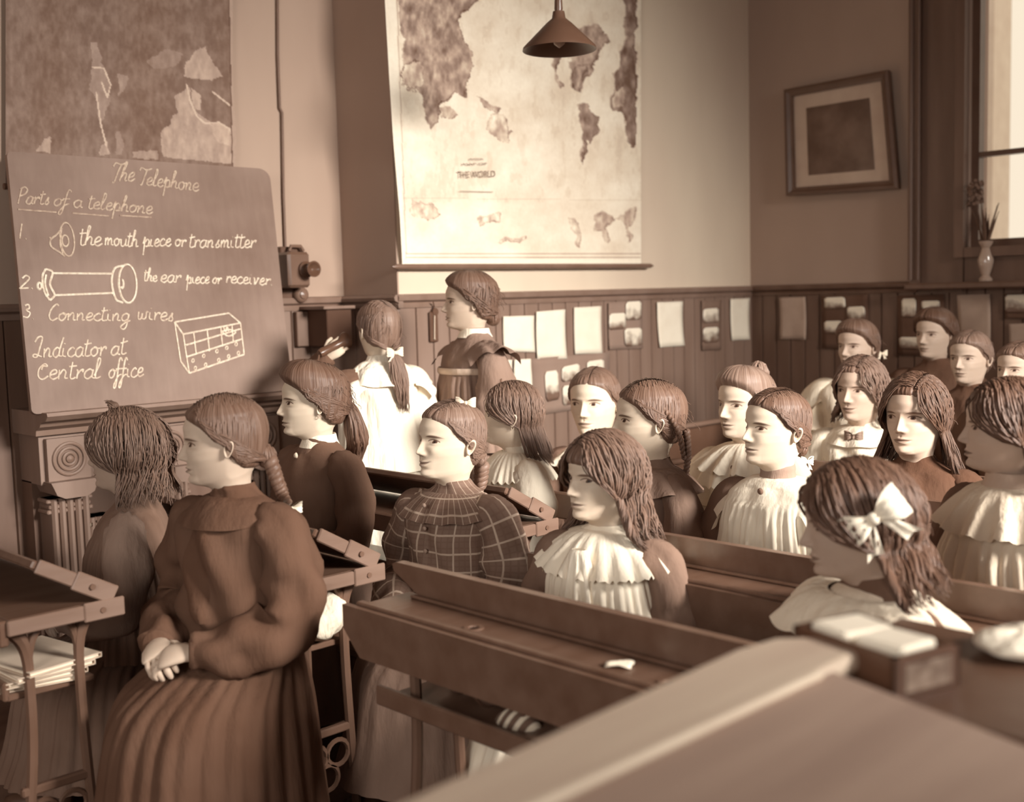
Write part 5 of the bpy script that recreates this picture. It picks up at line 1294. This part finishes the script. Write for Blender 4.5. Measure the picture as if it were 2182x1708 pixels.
# third row
person(1092,812,945,2.86,97,72,'person with long straight hair in white blouse with scalloped cape collar',
  Lh(v=.26,vol=.022,part=-.02,L=.62,wave=.008,fan=.12,n=44,r=.028,minang=1.75,back=.1,extra=[('hair_ribbon',rot_geo(lambda rg:bow_geo((0,0,0),.06),RZ(0),(-.15,-.2,1.05)),.15),('earring',earring(1),.8)]),
  dict(v=W,puff=.035,sleeve=[.055,.072,.074,.068,.05,.036],pleat=.004,npl=24,fold=.005,blouse=.015,extra=[('scalloped_collar',frill((.056,.052),(.195,.145),.94,.865,.004,12,scal=.012),W)]),
  skinv=.80,seed=11)
person(1385,806,968,2.86,80,62,'person with plaits over the ear in dark dress with shoulder frills, third row',
  T(v=.20,vol=.03,part=.08,gather=(0,.48,.30),n=36,frizz=60,extra=[('braid',lambda rg:braid_geo((.30,.02,.80),(.40,.28,.42),(.27,.42,-.05),.05,5,rg),None),('braid',lambda rg:braid_geo((.22,.46,.35),(.26,.47,.0),(.22,.42,-.36),.055,4,rg),None)]),
  dict(v=.32,puff=.02,pleat=.003,fold=.007,extra=[('neckband',band(.052,.926,.03),.15),('shoulder_frill',frill((.07,.06),(.205,.140),.93,.865,.010,12),.34)]),
  skinv=.84,seed=12)
person(1655,825,988,2.86,54,30,'person in white pleated pinafore over a dark high-necked dress, hair drawn back',
  T(v=.18,vol=.020,part=.12,gather=(0,.50,.28),n=38,knob=(-.05,.46,.2,.1),extra=[('hair_ribbon',rot_geo(lambda rg:bow_geo((0,0,0),.12),RZ(100),(-.02,.56,.02)),.97)]),
  dict(v=W,sv=.24,puff=.02,pleat=.010,npl=46,trap=1,yoke=.86,neck=.925,samp=.012,snpl=46,extra=[('neckband',band(.052,.922,.04),.42),('brooch',brooch(-.10,.895),.2),('shoulder_wing',flutter(1),W),('shoulder_wing',flutter(-1),W)]),
  skinv=.80,seed=13,face=dict(gaze=.01),nod=-4)
person(2150,806,1000,2.72,82,48,'person in striped white pinafore with a frilled yoke at the right edge of the picture',
  Lh(v=.09,vol=.03,part=0,L=.45,wave=.02,fan=.25,n=40,r=.032,minang=1.7,hide_ears=1),
  dict(v=.78,sv=.14,puff=.02,pleat=.014,npl=34,trap=1,yoke=.82,samp=.015,snpl=34,extra=[('frilled_yoke',frill((.07,.06),(.20,.145),.93,.845,.012,13,scal=.006),.80),('scarf',collar(.06,.03,.02,.93),.6)]),
  skinv=.6,seed=14)
# fourth row
person(1266,780,924,3.34,22,5,'person glancing sideways in a pale wide collar, behind the girl with wavy hair',
  T(v=.24,vol=.018,part=.05,gather=(0,.5,.3),n=34,knob=(0,.48,.3,.12)),
  dict(v=.22,puff=.02,fold=.005,extra=[('neckband',band(.051,.926,.03),.3),('wide_collar',frill((.09,.075),(.20,.142),.915,.86,.010,16,scal=.005),.9)]),
  skinv=.84,seed=15,face=dict(gaze=-.014,jaw=1.15))
person(1588,782,928,3.50,42,25,'person with fluffy light hair in white lace, looking up, behind the pleated pinafore girl',
  T(v=.36,vol=.045,pomp=.08,part=None,gather=(0,.48,.4),n=34,knob=(0,.3,.95,.16),frizz=200),
  dict(v=W,puff=.04,pleat=.005,npl=30,fold=.008,extra=[('lace_collar',frill((.056,.05),(.205,.15),.94,.86,.014,14,scal=.012),W),('lace_trim',frill((.12,.1),(.19,.15),.90,.80,.014,11,scal=.01),W),('brooch',brooch(-.13,.86),.2)]),
  skinv=.76,seed=16,face=dict(gaze=.01))
person(1950,796,962,3.36,24,18,'person with long dark side-parted hair in a dark dress, right of centre',
  Lh(v=.13,vol=.03,part=.13,L=.66,wave=.02,fan=.30,n=42,r=.03,minang=1.35,puff=.02,frizz=50),
  dict(v=.03,puff=.02,fold=.006,extra=[('neckband',band(.051,.926,.024),.08)]),
  skinv=.68,seed=17,face=dict(gaze=-.012))
person(1834,758,892,4.02,28,18,'person with ringlets and a white ribbon-tied blouse, looking at the camera side',
  Lh(v=.26,vol=.022,part=.10,L=.36,wave=.03,freq=5,fan=.20,n=34,r=.034,minang=1.25,short=0,extra=[('hair_ribbon',rot_geo(lambda rg:bow_geo((0,0,0),.12),RZ(60),(.40,.2,.42)),.9)]),
  dict(v=.9,puff=.05,pleat=.008,npl=26,fold=.008,sleeve=[.06,.1,.09,.06,.04],extra=[('flat_collar',frill((.054,.05),(.16,.12),.94,.885,.006,8),.9),('neck_bow',lambda rg:bow_geo((0,-.10,.905),.036),.42)]),
  skinv=.66,seed=18,face=dict(smile=.6,gaze=-.006))
# back rows
person(1826,682,786,4.78,32,20,'person with puffed dark hair and full white sleeves, behind the ringleted girl',
  T(v=.20,vol=.06,pomp=.06,part=None,gather=(0,.5,.35),n=34,knob=(0,.45,.45,.2),frizz=60,extra=[('hair_ribbon',rot_geo(lambda rg:bow_geo((0,0,0),.12),RZ(60),(.35,.42,.32)),.85)]),
  dict(v=.86,puff=.06,sleeve=[.06,.105,.1,.06,.04],pleat=.006,npl=26,fold=.01,extra=[('shoulder_wing',flutter(1,out=.09),.85),('shoulder_wing',flutter(-1,out=.09),.85)]),
  skinv=.64,seed=19,face=dict(smile=.8,gaze=-.006))
person(1992,658,760,5.25,32,25,'person with dark puffed hair and dark dress, farthest back near the window wall',
  T(v=.10,vol=.07,pomp=.05,part=.0,gather=(0,.5,.4),n=32,knob=(0,.45,.5,.18)),
  dict(v=.08,puff=.02,extra=[('neckband',band(.051,.926,.024),.08)]),skinv=.66,seed=20,face=dict(gaze=-.004))
person(2066,704,814,4.72,26,15,'person with light wavy pinned-back hair and a dark dress near the right edge',
  T(v=.30,vol=.04,part=.1,gather=(0,.5,.35),n=32,knob=(0,.46,.4,.16),frizz=90),
  dict(v=.08,puff=.025,fold=.006,extra=[('neckband',band(.051,.926,.024),.08)]),skinv=.68,seed=21,face=dict(gaze=-.004))
person(2168,728,838,4.42,30,20,'person cut off at the right edge, wavy hair, behind the striped pinafore',
  T(v=.24,vol=.04,part=.1,gather=(0,.5,.35),n=32,knob=(0,.46,.4,.14),frizz=90),
  dict(v=.12,puff=.02,extra=[('neckband',band(.051,.926,.024),.3)]),skinv=.68,seed=22)
# standing girls
person(1002,580,698,0,86,68,'person standing in a grey gathered pinafore with flutter sleeves and white collar before the map',
  T(v=.20,vol=.07,part=None,pomp=.05,gather=(0,.48,.25),n=36,knob=(0,.42,.22,.17),wave=.03,frizz=160),
  dict(v=.34,puff=.02,pleat=.008,npl=34,trap=1,yoke=.80,kv=.34,samp=.01,snpl=34,hem=.05,extra=[('white_collar',collar(.056,.026,.02,.93),.95),('waist_ribbon',sash(.80,.160,.128),.66),('shoulder_wing',flutter(1,out=.155,drop=.03,amp=.012,zz=.925),.36),('shoulder_wing',flutter(-1,out=.13,drop=.04,amp=.010,zz=.92),.36)]),
  skinv=.72,stand=True,Y=3.42,seed=23,arms='lap',face=dict(nose=1.05))
g=PEOPLE[-1][0]
person(806,640,756,0,150,150,'person standing in a white pinafore, back turned, holding a telephone receiver',
  T(v=.30,vol=.03,part=None,gather=(0,.50,.10),n=38,frizz=40,extra=[('ponytail',lambda rg:tail_geo((0,.52,.08),1.15,.10,rg,.02,(-.12,.10,-1),34,.25),None),('hair_ribbon',rot_geo(lambda rg:bow_geo((0,0,0),.17),RZ(180),(0,.60,.06)),.85)]),
  dict(v=.97,sv=.14,sv2=.95,puff=.02,pleat=.006,npl=24,trap=1,yoke=.80,samp=.012,snpl=20,hem=.02,sleeve=[.05,.062,.058,.05,.036],extra=[('shoulder_wing',flutter(1,out=.11,drop=.05,amp=.010),.97),('shoulder_wing',flutter(-1,out=.11,drop=.05,amp=.010),.97),('back_yoke',frill((.056,.05),(.165,.125),.94,.86,.006,9),.97)]),
  skinv=.82,stand=True,Y=3.55,seed=24,arms='side',armL=[(.100,.0,1.153),(.152,.0,1.147),(.235,-.07,1.10),(.27,-.17,1.09),(.22,-.20,1.17),(.155,-.15,1.245)])

pr_=PEOPLE[-1][0]; bpy.context.view_layer.update(); MWp=pr_.matrix_world
rc=empty('telephone_receiver',tuple(MWp@Vector((.145,-.115,1.285))),'dark bell-shaped telephone receiver held by the girl in white','telephone')
b=MB(); R_=np.array(Matrix.Rotation(math.radians(70),3,'Y')); b.lathe([(.0,-.075),(.014,-.074),(.018,-.06),(.016,-.02),(.017,.03),(.03,.048),(.033,.055),(.033,.065),(.0,.067)],(0,0,0),22,R_); b.build('handle',mat('ebonite',.06,.25),rc,True)
b=MB(); b.tube([(-.07,0,-.03),(-.12,-.03,-.12),(-.10,-.08,-.22),(-.02,-.12,-.26)],.004,6); b.build('cord',woodd,rc,True)
